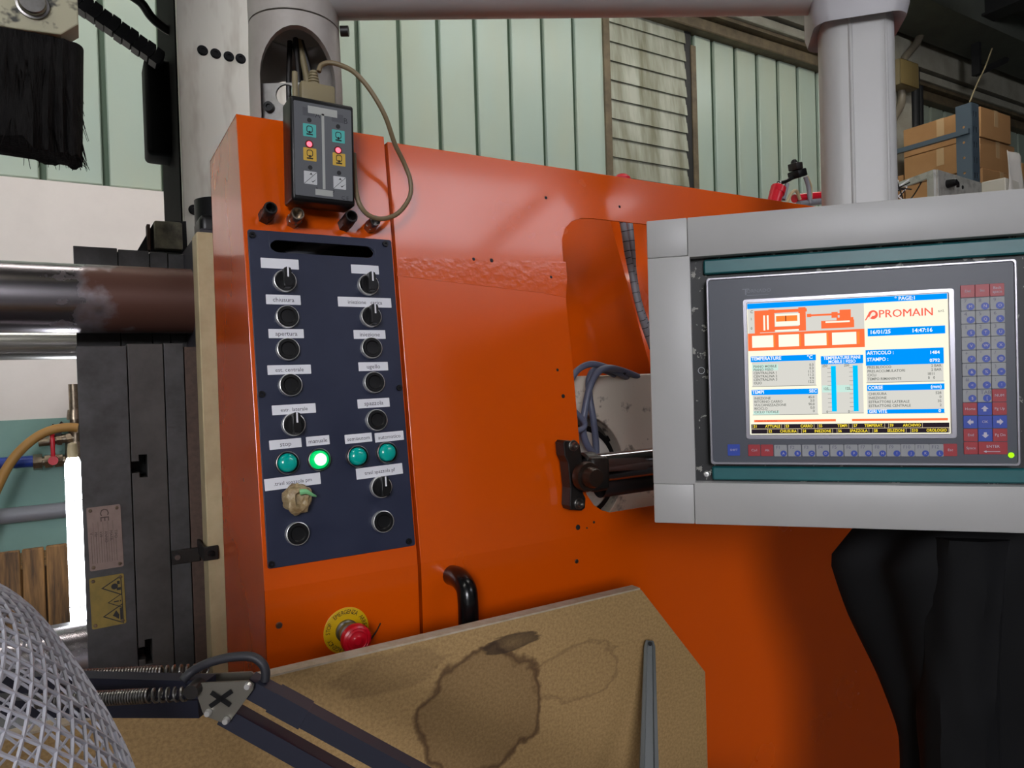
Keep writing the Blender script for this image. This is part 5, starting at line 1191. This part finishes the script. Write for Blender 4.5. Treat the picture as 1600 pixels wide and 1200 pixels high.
def lamp():
    D = .60; K = D / .47
    def q(px, py, d=D): return PD(px, py, d)
    base = q(660, 1210); d = (q(660, 1212) - q(420, 1078)); k = (BENCH + .05 - q(420, 1078).z) / d.z; foot = q(420, 1078) + d * k
    t = thing('spring_lamp', 'blue-black spring balanced lamp arm with zinc joint plates', 'lamp', T(*foot))
    I = T(*foot).inverted()
    def P(px, py, dd=D): return I @ q(px, py, dd)
    def sqbar(b, p0, p1, w, h):
        dv = (p1 - p0).normalized(); x = dv.cross(FWD).normalized(); z = x.cross(dv)
        b.loft([[p + x * sx * h / 2 + z * sz * w / 2 for sx, sz in ((-1, -1), (1, -1), (1, 1), (-1, 1))] for p in (p0, p1)])
    wd = .0118 * K
    # upper pair of parallel bars reaching to the left
    for name, a, b2, dd in (('upper_bar', (-40, 1062), (330, 1073), D), ('upper_bar', (-40, 1102), (318, 1102), D + .004 * K)):
        b = B(); sqbar(b, P(*a, dd + .035), P(*b2, dd), wd, wd); b.build(name, M_['lamparm'], t)
    # lower pair going down to the clamp
    e0 = P(395, 1074); e1 = P(365, 1118)
    dv = (P(640, 1202) - P(395, 1074)); kk = (0.02 - e0.z) / dv.z
    for s, (a, c) in enumerate((((388, 1068), (640, 1206)), ((352, 1112), (520, 1206)))):
        p0 = P(*a); p1 = P(*c); dvv = p1 - p0; kz = (-.0 - p0.z) / dvv.z
        b = B(); sqbar(b, p0, p0 + dvv * kz, wd * 1.05, wd * 1.05); b.build('lower_bar', M_['lamparm'], t)
        b = B(); f = p0 + dvv * .16; sqbar(b, f, f + dvv * .2, wd * 1.18, wd * 1.18); b.build('bar_sleeve', M_['lamparm'], t) if s == 0 else b.bm.free()
    # joint plates front and rear
    for dd, zo in ((D - .011 * K, 0), (D + .016 * K, 1)):
        pts = [(302, 1068), (388, 1064), (396, 1070), (395, 1078), (360, 1126), (352, 1131), (320, 1119), (316, 1112)]
        if zo: pts = [(x + 4, y - 14) for x, y in pts]
        X = [P(x, y, dd) for x, y in pts]; X2 = [p + (I.to_3x3() @ (FWD * .0016 * K)) for p in X]
        b = B(); b.loft([X, X2]); b.build('joint_plate', M_['zinc'], t)
    f = FWD
    for x, y in ((388, 1071), (354, 1125), (326, 1113)):
        p = P(x, y, D - .0115 * K); b = B(); b.cyl(p, p - f * .003 * K, .0024 * K, .0018 * K, n=12); b.build('rivet', M_['chrome'], t)
    for x, y, s in ((298, 1082, 0),):
        p = P(x, y, D - .018 * K); b = B(); b.cyl(p, p + f * .012 * K, .0046 * K, n=14); b.build('cross_pin', M_['blackm'], t)
    c = P(345, 1092, D - .0122 * K); u = (P(362, 1080, D - .0122 * K) - c); w = (P(330, 1082, D - .0122 * K) - c)
    b = B(); sqbar(b, c - u, c + u, .0006, .0030 * K); sqbar(b, c - w, c + w, .0006, .0030 * K); b.build('cross_slot', M_['black'], t)
    # springs
    def spring(a, c, dd, r, n0, n1, name):
        p0, p1 = P(*a, dd), P(*c, dd); dv = p1 - p0; L = dv.length; dv.normalize(); x = dv.cross(f).normalized(); y = dv.cross(x)
        pts = []; tight = .72; turns = n0 + n1; N = turns * 10
        for i in range(N + 1):
            ph = i / 10; s = tight * ph / n0 if ph < n0 else tight + (1 - tight) * (ph - n0) / n1
            pts.append(p0 + dv * (L * s) + (x * math.cos(2 * math.pi * ph) + y * math.sin(2 * math.pi * ph)) * r)
        B().tube(pts, .0008 * K, 5, 0).build(name, M_['steel'], t)
    spring((60, 1096), (295, 1084), D - .013 * K, .0042 * K, 40, 6, 'spring')
    spring((60, 1060), (325, 1047), D + .022 * K, .0042 * K, 40, 7, 'spring')
    # black cord looping over the joint
    B().tube([P(285, 1064, D - .004 * K), (P(300, 1049)), P(325, 1036), P(360, 1027), P(392, 1026), P(409, 1036), P(415, 1050), P(414, 1064)], .0030 * K, 10, 6).build('cord', mat('grey_black_cord', (40, 40, 46), .5), t)
    # clamp on the bench edge
    B().box(-.03, .03, -.03, .03, BENCH - foot.z, .012, .004, 2).build('bench_clamp', M_['lamparm'], t)
lamp()

def mesh_cover():
    ax = PD(-260, 1000, .43)
    t = thing('mesh_cover', 'white plastic mesh hood standing beside the spring lamp', 'mesh hood', T(ax.x, ax.y, BENCH))
    # radius at each height from the outline: nearest approach of the outline's rays to the upright axis
    out = []
    for px, py in ((0, 920), (62, 968), (122, 1048), (170, 1128), (205, 1200), (228, 1270)):
        v = ray(px, py); h = Vector((v.x, v.y)); k = h.dot(Vector((ax.x, ax.y))) / h.length_squared
        p = CAM + v * k; out.append((math.hypot(p.x - ax.x, p.y - ax.y), p.z - BENCH))
    rm = out[-1][0] * 1.03
    pr = [(rm, 0), (rm, out[-1][1] * .5), (rm, out[-1][1] - .03)] + out[::-1]
    r1, z1 = out[0]
    pr += [(r1 * .62, z1 + .020), (r1 * .28, z1 + .032), (.008, z1 + .035)]
    prof = spline([Vector((r, 0, z)) for r, z in pr], 10)
    acc = [0.0]
    for q, w in zip(prof, prof[1:]): acc.append(acc[-1] + (w - q).length)
    def at(sv):
        for i in range(len(acc) - 1):
            if acc[i + 1] >= sv:
                k = (sv - acc[i]) / max(acc[i + 1] - acc[i], 1e-9); return prof[i].lerp(prof[i + 1], k)
        return prof[-1]
    tot = acc[-1] - .03; nu = 50; segs = 90
    b = B()
    # two families of strands winding round the hood
    path = []; u = 0.0; ds = tot / segs
    for i in range(segs + 1):
        q = at(i * ds); path.append((u, q.x, q.z)); u += ds * .92 / max(q.x, .05)
    for fam in (-1, 1):
        for k in range(nu):
            u0 = 2 * math.pi * k / nu
            b.tube([(r * math.cos(u0 + fam * du), r * math.sin(u0 + fam * du), z) for du, r, z in path], .0013, 5, 0, cap=False)
    o = b.build('mesh_net', M_['net'], t); o['kind'] = 'stuff'
    B().lathe([(rm - .002, 0), (rm + .003, 0), (rm + .003, .012), (rm - .002, .012)], 64).build('rim', M_['net'], t)
    q = at(tot)
    B().lathe([(q.x + .002, q.z), (q.x, q.z + .004), (0, q.z + .008)], 32).build('crown', M_['net'], t)
mesh_cover()

def garment():
    """black cloth hanging behind and below the terminal"""
    from mathutils import noise
    d0 = 1.0
    c = PD(1545, 1010, d0)
    t = thing('black_jacket', 'black cloth jacket hanging in shade below the operator terminal', 'jacket', T(c.x, c.y, 0))
    lat = Vector((RGT.x, RGT.y, 0)).normalized(); dep = Vector((FWD.x, FWD.y, 0)).normalized()
    rings = []; N = 72
    zt, zb = 1.292, .62
    # half widths and centre offsets (to the right of the picture) down the garment
    key = [(1.292, .10, .03), (1.27, .17, .01), (1.22, .20, .0), (1.14, .19, .01), (1.06, .175, .02), (.98, .165, .03), (.88, .165, .035), (.76, .155, .04), (.62, .15, .05)]
    J = 40
    for j in range(J + 1):
        z = zt + (zb - zt) * j / J
        for (za, wa, oa), (zb2, wb, ob) in zip(key, key[1:]):
            if zb2 <= z <= za:
                s = (za - z) / (za - zb2); w = wa + (wb - wa) * s; off = oa + (ob - oa) * s
        R = []
        for i in range(N):
            a = 2 * math.pi * i / N
            fold = .10 * math.sin(7 * a + z * 5 + 2 * noise.noise(Vector((0, 0, z * 3)))) * .5 + .16 * noise.noise(Vector((math.cos(a) * 1.6, math.sin(a) * 1.6, z * 5)))
            k = 1 + fold
            R.append(lat * (off + w * k * math.cos(a)) + dep * (.085 * k * math.sin(a)) + Vector((0, 0, z + .012 * noise.noise(Vector((math.cos(a) * 3, math.sin(a) * 3, z * 2))))))
        rings.append(R)
    B().loft(rings).build('body', M_['cloth'], t)
    # sleeve hanging at the side
    S_ = []
    for j in range(22):
        s = j / 21; z = 1.27 - .52 * s; cxo = -.06 - .02 * math.sin(s * 3) ; rad = .055 - .012 * s
        S_.append([lat * (cxo + (rad + .006 * noise.noise(Vector((k * .9, s * 9, 1)))) * math.cos(2 * math.pi * k / 28)) + dep * (-.055 + (rad * .8 + .008 * noise.noise(Vector((k * .8, s * 8, 5)))) * math.sin(2 * math.pi * k / 28)) + Vector((0, 0, z)) for k in range(28)])
    B().loft(S_).build('sleeve', M_['cloth'], t)
    for x in (-.05, .09): B().tube([lat * x + Vector((0, 0, 1.275)), lat * x + Vector((0, 0, 1.30)), lat * x + Vector((0, 0, 1.315))], .004, 8, 3).build('hook', M_['steel'], t)
garment()

# ================================================================== BACKGROUND ON THE RIGHT
def background():
    # red parts behind the guard
    Yr = 1.42
    def q(px, py, Y=Yr): return PY(px, py, Y)
    p = q(972, 281, 2.2); ct = thing('red_knob', 'red rounded knob peeping over the orange guard edge', 'knob', T(p.x, 2.2, p.z))
    B().lathe([(0, .022), (.02, .02), (.034, .008), (.036, -.01), (.03, -.03), (.012, -.04)], 28).build('knob', M_['redpaint'], ct)
    B().cyl((0, 0, -p.z), (0, 0, -.03), .012, n=12).build('post', M_['blackm'], ct)
    a = q(1214, 306); t = thing('pneumatic_unit', 'red air cylinder with black fittings behind the guard top', 'pneumatic unit', T(a.x, Yr, a.z))
    def L(px, py, dy=0): v = q(px, py); return Vector((v.x - a.x, dy, v.z - a.z))
    B().cyl(L(1202, 340), L(1216, 292), .020, n=24).build('cylinder', M_['redpaint'], t)
    B().cyl(L(1214, 302), L(1216.5, 293), .0225, n=24).build('cylinder_cap', M_['redpaint'], t)
    B().cyl(L(1216, 294), L(1218, 284), .006, n=12).build('stem', M_['chrome'], t)
    B().tube([L(1216, 286), L(1226, 284), L(1238, 278)], .006, 8, 4).build('elbow_fitting', M_['black'], t)
    B().box(-.022, .022, -.02, .02, -.012, .012, .004, 2, M=T(*L(1246, 272)) @ RY(math.radians(-18))).build('valve_body', M_['black'], t)
    B().box(-.016, .016, -.016, .016, -.010, .012, .003, 2, M=T(*L(1243, 261)) @ RY(math.radians(-10))).build('coil', M_['blackm'], t)
    B().lathe([(0, 0), (.01, 0), (.01, .01), (.006, .016), (0, .017)], 14, T(*L(1241, 258))).build('knob', M_['black'], t)
    B().cyl(L(1224, 312), L(1230, 287), .0065, n=12).build('hose', M_['hosegrey'], t)
    B().tube([L(1230, 318), L(1236, 303), L(1244, 298), L(1250, 312)], .005, 8, 5).build('hose', M_['cream'], t)
    B().tube([L(1258, 276), L(1263, 292), L(1266, 318)], .0065, 10, 5).build('hose', M_['hosegrey'], t)
    B().tube([L(1262, 275), L(1268, 292), L(1268, 312)], .0026, 8, 5).build('hose', M_['cream'], t)
    B().cyl(L(1250, 308, .02), L(1320, 300, .02), .013, n=16).build('red_pipe', M_['redpaint'], t)
    B().cyl(L(1252, 318, .01), L(1320, 309, .01), .010, n=16).build('grey_pipe', M_['hosegrey'], t)
    B().box(-.02, .12, -.03, .03, -a.z, L(1202, 338).z).build('stand', M_['blackm'], t)
    # conduits and junction box on the pilaster
    Yj = DW - .32
    c = q(1413, 118, Yj - .07)
    t = thing('junction_box', 'beige junction box on the concrete pilaster', 'junction box', T(c.x, DW - .3, c.z))
    w = (q(1432, 118, Yj - .07).x - q(1402, 118, Yj - .07).x) / 2 * .95; h = (c.z - q(1413, 138, Yj - .07).z)
    B().box(-w, w, -.13, 0, -h, h, .012, 2).build('box', mat('beige_junction_box', (120, 108, 80), .5), t)
    B().box(-w * .96, w * .96, -.142, -.13, -h * .96, h * .96, .01, 2).build('lid', mat('yellow_beige_lid', (118, 102, 64), .5), t)
    def pipe(name, label, pts, r, Y, m):
        tag(B().tube([q(x, y, Y) for x, y in pts], r, 12, 6).build(name, m), label, 'conduit', 'conduits on the pilaster')
    pm = mat('taupe_conduit', (120, 112, 98), .45)
    pipe('wall_conduit', 'taupe conduit bending down from the junction box', [(1408, 136), (1409, 155), (1406, 168), (1398, 182), (1394, 200), (1394, 250), (1396, 330)], .034, Yj - .02, pm)
    pipe('wall_conduit', 'taupe conduit curving from the junction box up to the beam', [(1412, 98), (1414, 90), (1422, 80), (1432, 68), (1437, 56), (1438, 46)], .034, Yj - .02, pm)
    pipe('wall_conduit', 'black pipe beside the pilaster corner', [(1428, 40), (1429, 120), (1431, 330)], .045, Yj + .16, M_['girder'])
    pipe('wall_conduit', 'thin black pipe outermost from the pilaster', [(1435, 70), (1436, 120), (1439, 330)], .035, Yj + .2, M_['girder'])
    a = q(1525, 100, 3.3); b = q(1578, 94, 3.0)
    t = thing('beam_bracket', 'black angle bracket under the eaves beam', 'bracket', T(*q(1523, 98, 3.5)))
    o = q(1523, 98, 3.5)
    B().box(-.02, .02, -.05, .02, q(1523, 118, 3.5).z - o.z, 4.51 - o.z).build('drop_leg', M_['girder'], t)
    e = q(1573, 93, 3.35) - o; s_ = q(1524, 116, 3.5) - o
    B().tube([s_, e], .03, 4, 0).build('arm', M_['girder'], t)
    tag(B().tube([q(1550, 76, 3.1), q(1538, 108, 3.05), q(1527, 130, 3.0), q(1515, 160, 2.87)], .006, 6, 5).build('thin_cord', mat('beige_cord', (140, 128, 100), .7)), 'thin beige cord tied from the ceiling to the rack upright', 'cord')
    # shelving rack with cardboard boxes
    Yx = 2.9; k0 = q(1532, 165, Yx); X = k0.x; zt = k0.z; hh = zt - q(1533, 213, Yx).z
    rk = thing('storage_rack', 'blue-grey perforated steel rack beside the cardboard boxes', 'rack', T(X, Yx, 0))
    u0 = q(1506, 170, Yx - .12).x - X; u1 = q(1530, 170, Yx - .12).x - X
    zu = q(1518, 160, Yx - .12).z
    ol = [(0, 0), (.10, 0), (.10, zu), (0, zu)]
    holes = []
    z = zu - .06
    while z > 2.4:
        for hx in (.03, .065): holes.append(rrect(hx - .008, hx + .008, z - .045, z, .003, 2))
        z -= .115
    # front web with slots, side web
    xu = q(1517.5, 170, Yx - .12).x - X
    o = link('upright_front', plate([ol] + holes, 0, .004), M_['rack'], rk); o.matrix_local = T(xu, -.12, 0) @ frame((0, 0, 0), (1, 0, 0), (0, 0, 1), (0, -1, 0))
    o = link('upright_side', plate([[(0, 0), (.11, 0), (.11, zu), (0, zu)]] + [circle(.055, zu - .17 - i * .115, .010, 10) for i in range(8)], 0, .004), M_['rack'], rk); o.matrix_local = T(xu, -.12, 0) @ frame((0, 0, 0), (0, 1, 0), (0, 0, 1), (-1, 0, 0))
    B().box(xu + .005, xu + .095, -.112, -.108, 0, zu - .002).build('upright_back', M_['girder'], rk)
    zz = q(1508, 204, Yx - .1).z
    B().box(xu - .03, xu + .005, -.11, .95, zz - .018, zz + .018).build('side_rail', M_['rack'], rk)
    B().box(xu + .0, xu + .10, .93, .98, 0, zz + .2).build('rear_upright', M_['rack'], rk)
    B().box(-.03, 2.2, -.05, .95, zt - 3 * hh - .05, zt - 3 * hh - .004).build('shelf', M_['rack'], rk)
    B().box(2.1, 2.2, -.12, -.02, 0, zu).build('far_upright', M_['rack'], rk)
    labs = {}
    def carton(lab, x0, x1, y0, y1, z0, z1, group='cardboard boxes on the rack'):
        t = thing('cardboard_box', lab, 'box', T(X + x0, Yx + y0, z0), group)
        B().box(0, x1 - x0, 0, y1 - y0, 0, z1 - z0 - .004, .004, 1).build('carton', M_['card'], t)
        xm = (x1 - x0) / 2; ym = (y1 - y0) / 2
        B().box(xm - .03, xm + .03, -.0012, y1 - y0 + .0012, (z1 - z0) * .45, z1 - z0 - .0028).build('tape', M_['ctape'], t)
        B().box(-.0012, .01, ym - .03, ym + .03, (z1 - z0) * .4, z1 - z0 - .004).build('tape', M_['ctape'], t)
    carton('topmost cardboard box of the stack beside the rack upright', .0, .48, .0, .62, zt - hh, zt)
    carton('cardboard box directly under the topmost box', .0, .56, .01, .62, zt - 2 * hh, zt - hh)
    carton('lowest visible cardboard box of the taped stack', .01, .62, .0, .62, zt - 3 * hh, zt - 2 * hh)
    carton('cardboard box beyond the taped stack, near the pilaster', .02, .4, .64, .92, zt - 3 * hh, zt - 1.55 * hh)
    carton('cardboard box with pale label beside the lowest box', .66, 1.2, .0, .6, zt - 3 * hh, zt - 1.5 * hh)
    carton('far cardboard box further along the rack shelf', 1.24, 1.8, .0, .6, zt - 3 * hh, zt - 2 * hh)
    # electrical housing carrying the aluminium tray
    cz = 1.5 + .645; co = PZ(1463, 265, cz); rt = PZ(1532, 286, cz); lt = PZ(1386, 293, cz)
    ur = (rt - co); ul = (lt - co); Lr, Ll = ur.length, ul.length; ur.normalize(); ul.normalize()
    hz = 1.98
    hs = thing('electrical_housing', 'grey electrical housing behind the operator terminal', 'housing', frame((co.x, co.y, 0), ur, Vector((0, 0, 1)).cross(ur), (0, 0, 1)))
    vy = Vector((0, 0, 1)).cross(ur); lx, ly = ul.dot(ur) * Ll, ul.dot(vy) * Ll
    B().box(-.35, Lr + .9, .02, .75, 0, hz, .005, 1).build('housing_body', M_['greyd'], hs)
    F = frame((co.x, co.y, hz), ur, vy, (0, 0, 1))
    t = thing('aluminium_tray', 'scuffed aluminium frame box with black cable plug behind the terminal', 'tray', F)
    H = cz - hz
    B().box(0, Lr, -.004, 0, 0.0, H, .001, 1).build('front_plate', M_['alu'], t)
    wl = Vector((lx, ly, 0)); n_ = wl.normalized(); sd = Vector((-n_.y, n_.x, 0))
    def wbar(b, p0, p1, z0, z1, th=.012):
        b.loft([[p + sd * s_ + Vector((0, 0, z)) for s_, z in ((0, z0), (th, z0), (th, z1), (0, z1))] for p in (p0, p1)])
    b = B(); wbar(b, Vector((0, 0, 0)), wl * 1.6, H - .022, H); b.build('top_rail', M_['alu'], t)
    b = B(); wbar(b, Vector((0, 0, 0)), n_ * .028, 0, H - .022); b.build('corner_post', M_['alu'], t)
    def on(px, py):
        v = ray(px, py); nn = -vy; p = CAM + v * ((co - CAM).dot(nn) / v.dot(nn)); r = F.inverted() @ p; return r.x, r.z
    x, z = on(1478, 288)
    B().lathe([(0, .03), (.010, .03), (.013, .022), (.014, 0)], 18, T(x, -.004, z) @ RX(math.pi / 2)).build('cable_plug', M_['black'], t)
    B().tube([(x + .005, -.02, z + .004), (x + .02, -.028, z + .002), (x + .028, -.026, z - .012)], .005, 8, 5).build('cable_stub', M_['black'], t)
    x, z = on(1502, 293); B().lathe([(0, .002), (.006, .002), (.007, 0)], 14, T(x, -.004, z) @ RX(math.pi / 2)).build('hole', M_['black'], t)
    rnd = random.Random(2)
    b = B()
    wires = thing('wire_bundle', 'tangle of thin dark and white wires beside the aluminium tray', 'wires', F)
    for i in range(26):
        s0 = rnd.uniform(.25, .95); p = wl * s0 * 1.2 + sd * rnd.uniform(.02, .12)
        pts = [p + Vector((rnd.gauss(0, .03), rnd.gauss(0, .03), rnd.uniform(H * .55, H * 1.02))) for _ in range(4)]
        pts[0].z = .004; pts.insert(1, Vector((pts[0].x, pts[0].y, H * .4)))
        B().tube(pts, .0022, 6, 5).build('wire', M_['paper'] if i % 4 == 0 else M_['black'], wires)
    # lower tray pieces further right and the paper tag
    x0 = Lr * .97; t = thing('aluminium_angle', 'bent aluminium angle next to the tray', 'angle', F @ T(x0, 0, 0))
    h2 = on(1540, 288)[1]; xe = on(1562, 281)[0] - x0
    B().box(0, xe, .01, .014, 0, H * .70, .001, 1).box(xe - .004, xe, .01, .08, 0, H * .72, .001, 1).build('angle', M_['alu'], t)
    xp, zp = on(1577, 270)
    t = thing('paper_tag', 'crumpled white paper tag in a plastic sleeve', 'paper tag', F @ T(xp, -.02, 0))
    w2 = (on(1590, 262)[0] - on(1566, 262)[0]) / 2; z1 = on(1577, 241)[1]
    pts = []
    b = B()
    G_ = [[b.bm.verts.new((-w2 + 2 * w2 * i / 6 + .004 * math.sin(j * 1.7), .006 * math.sin(i * 1.3 + j * .8), z1 * j / 8)) for i in range(7)] for j in range(9)]
    for j in range(8):
        for i in range(6): b.bm.faces.new((G_[j][i], G_[j][i + 1], G_[j + 1][i + 1], G_[j + 1][i]))
    o = b.build('sheet', mat('tag_paper', (196, 192, 184), .55), t); md = o.modifiers.new('s', 'SOLIDIFY'); md.thickness = .0012
    B().box(-w2 * 1.3, w2 * 1.5, .0, .08, 0, on(1577, 284)[1], .003, 1).build('sleeve', mat('pale_sleeve', (184, 180, 168), .4), t)
background()
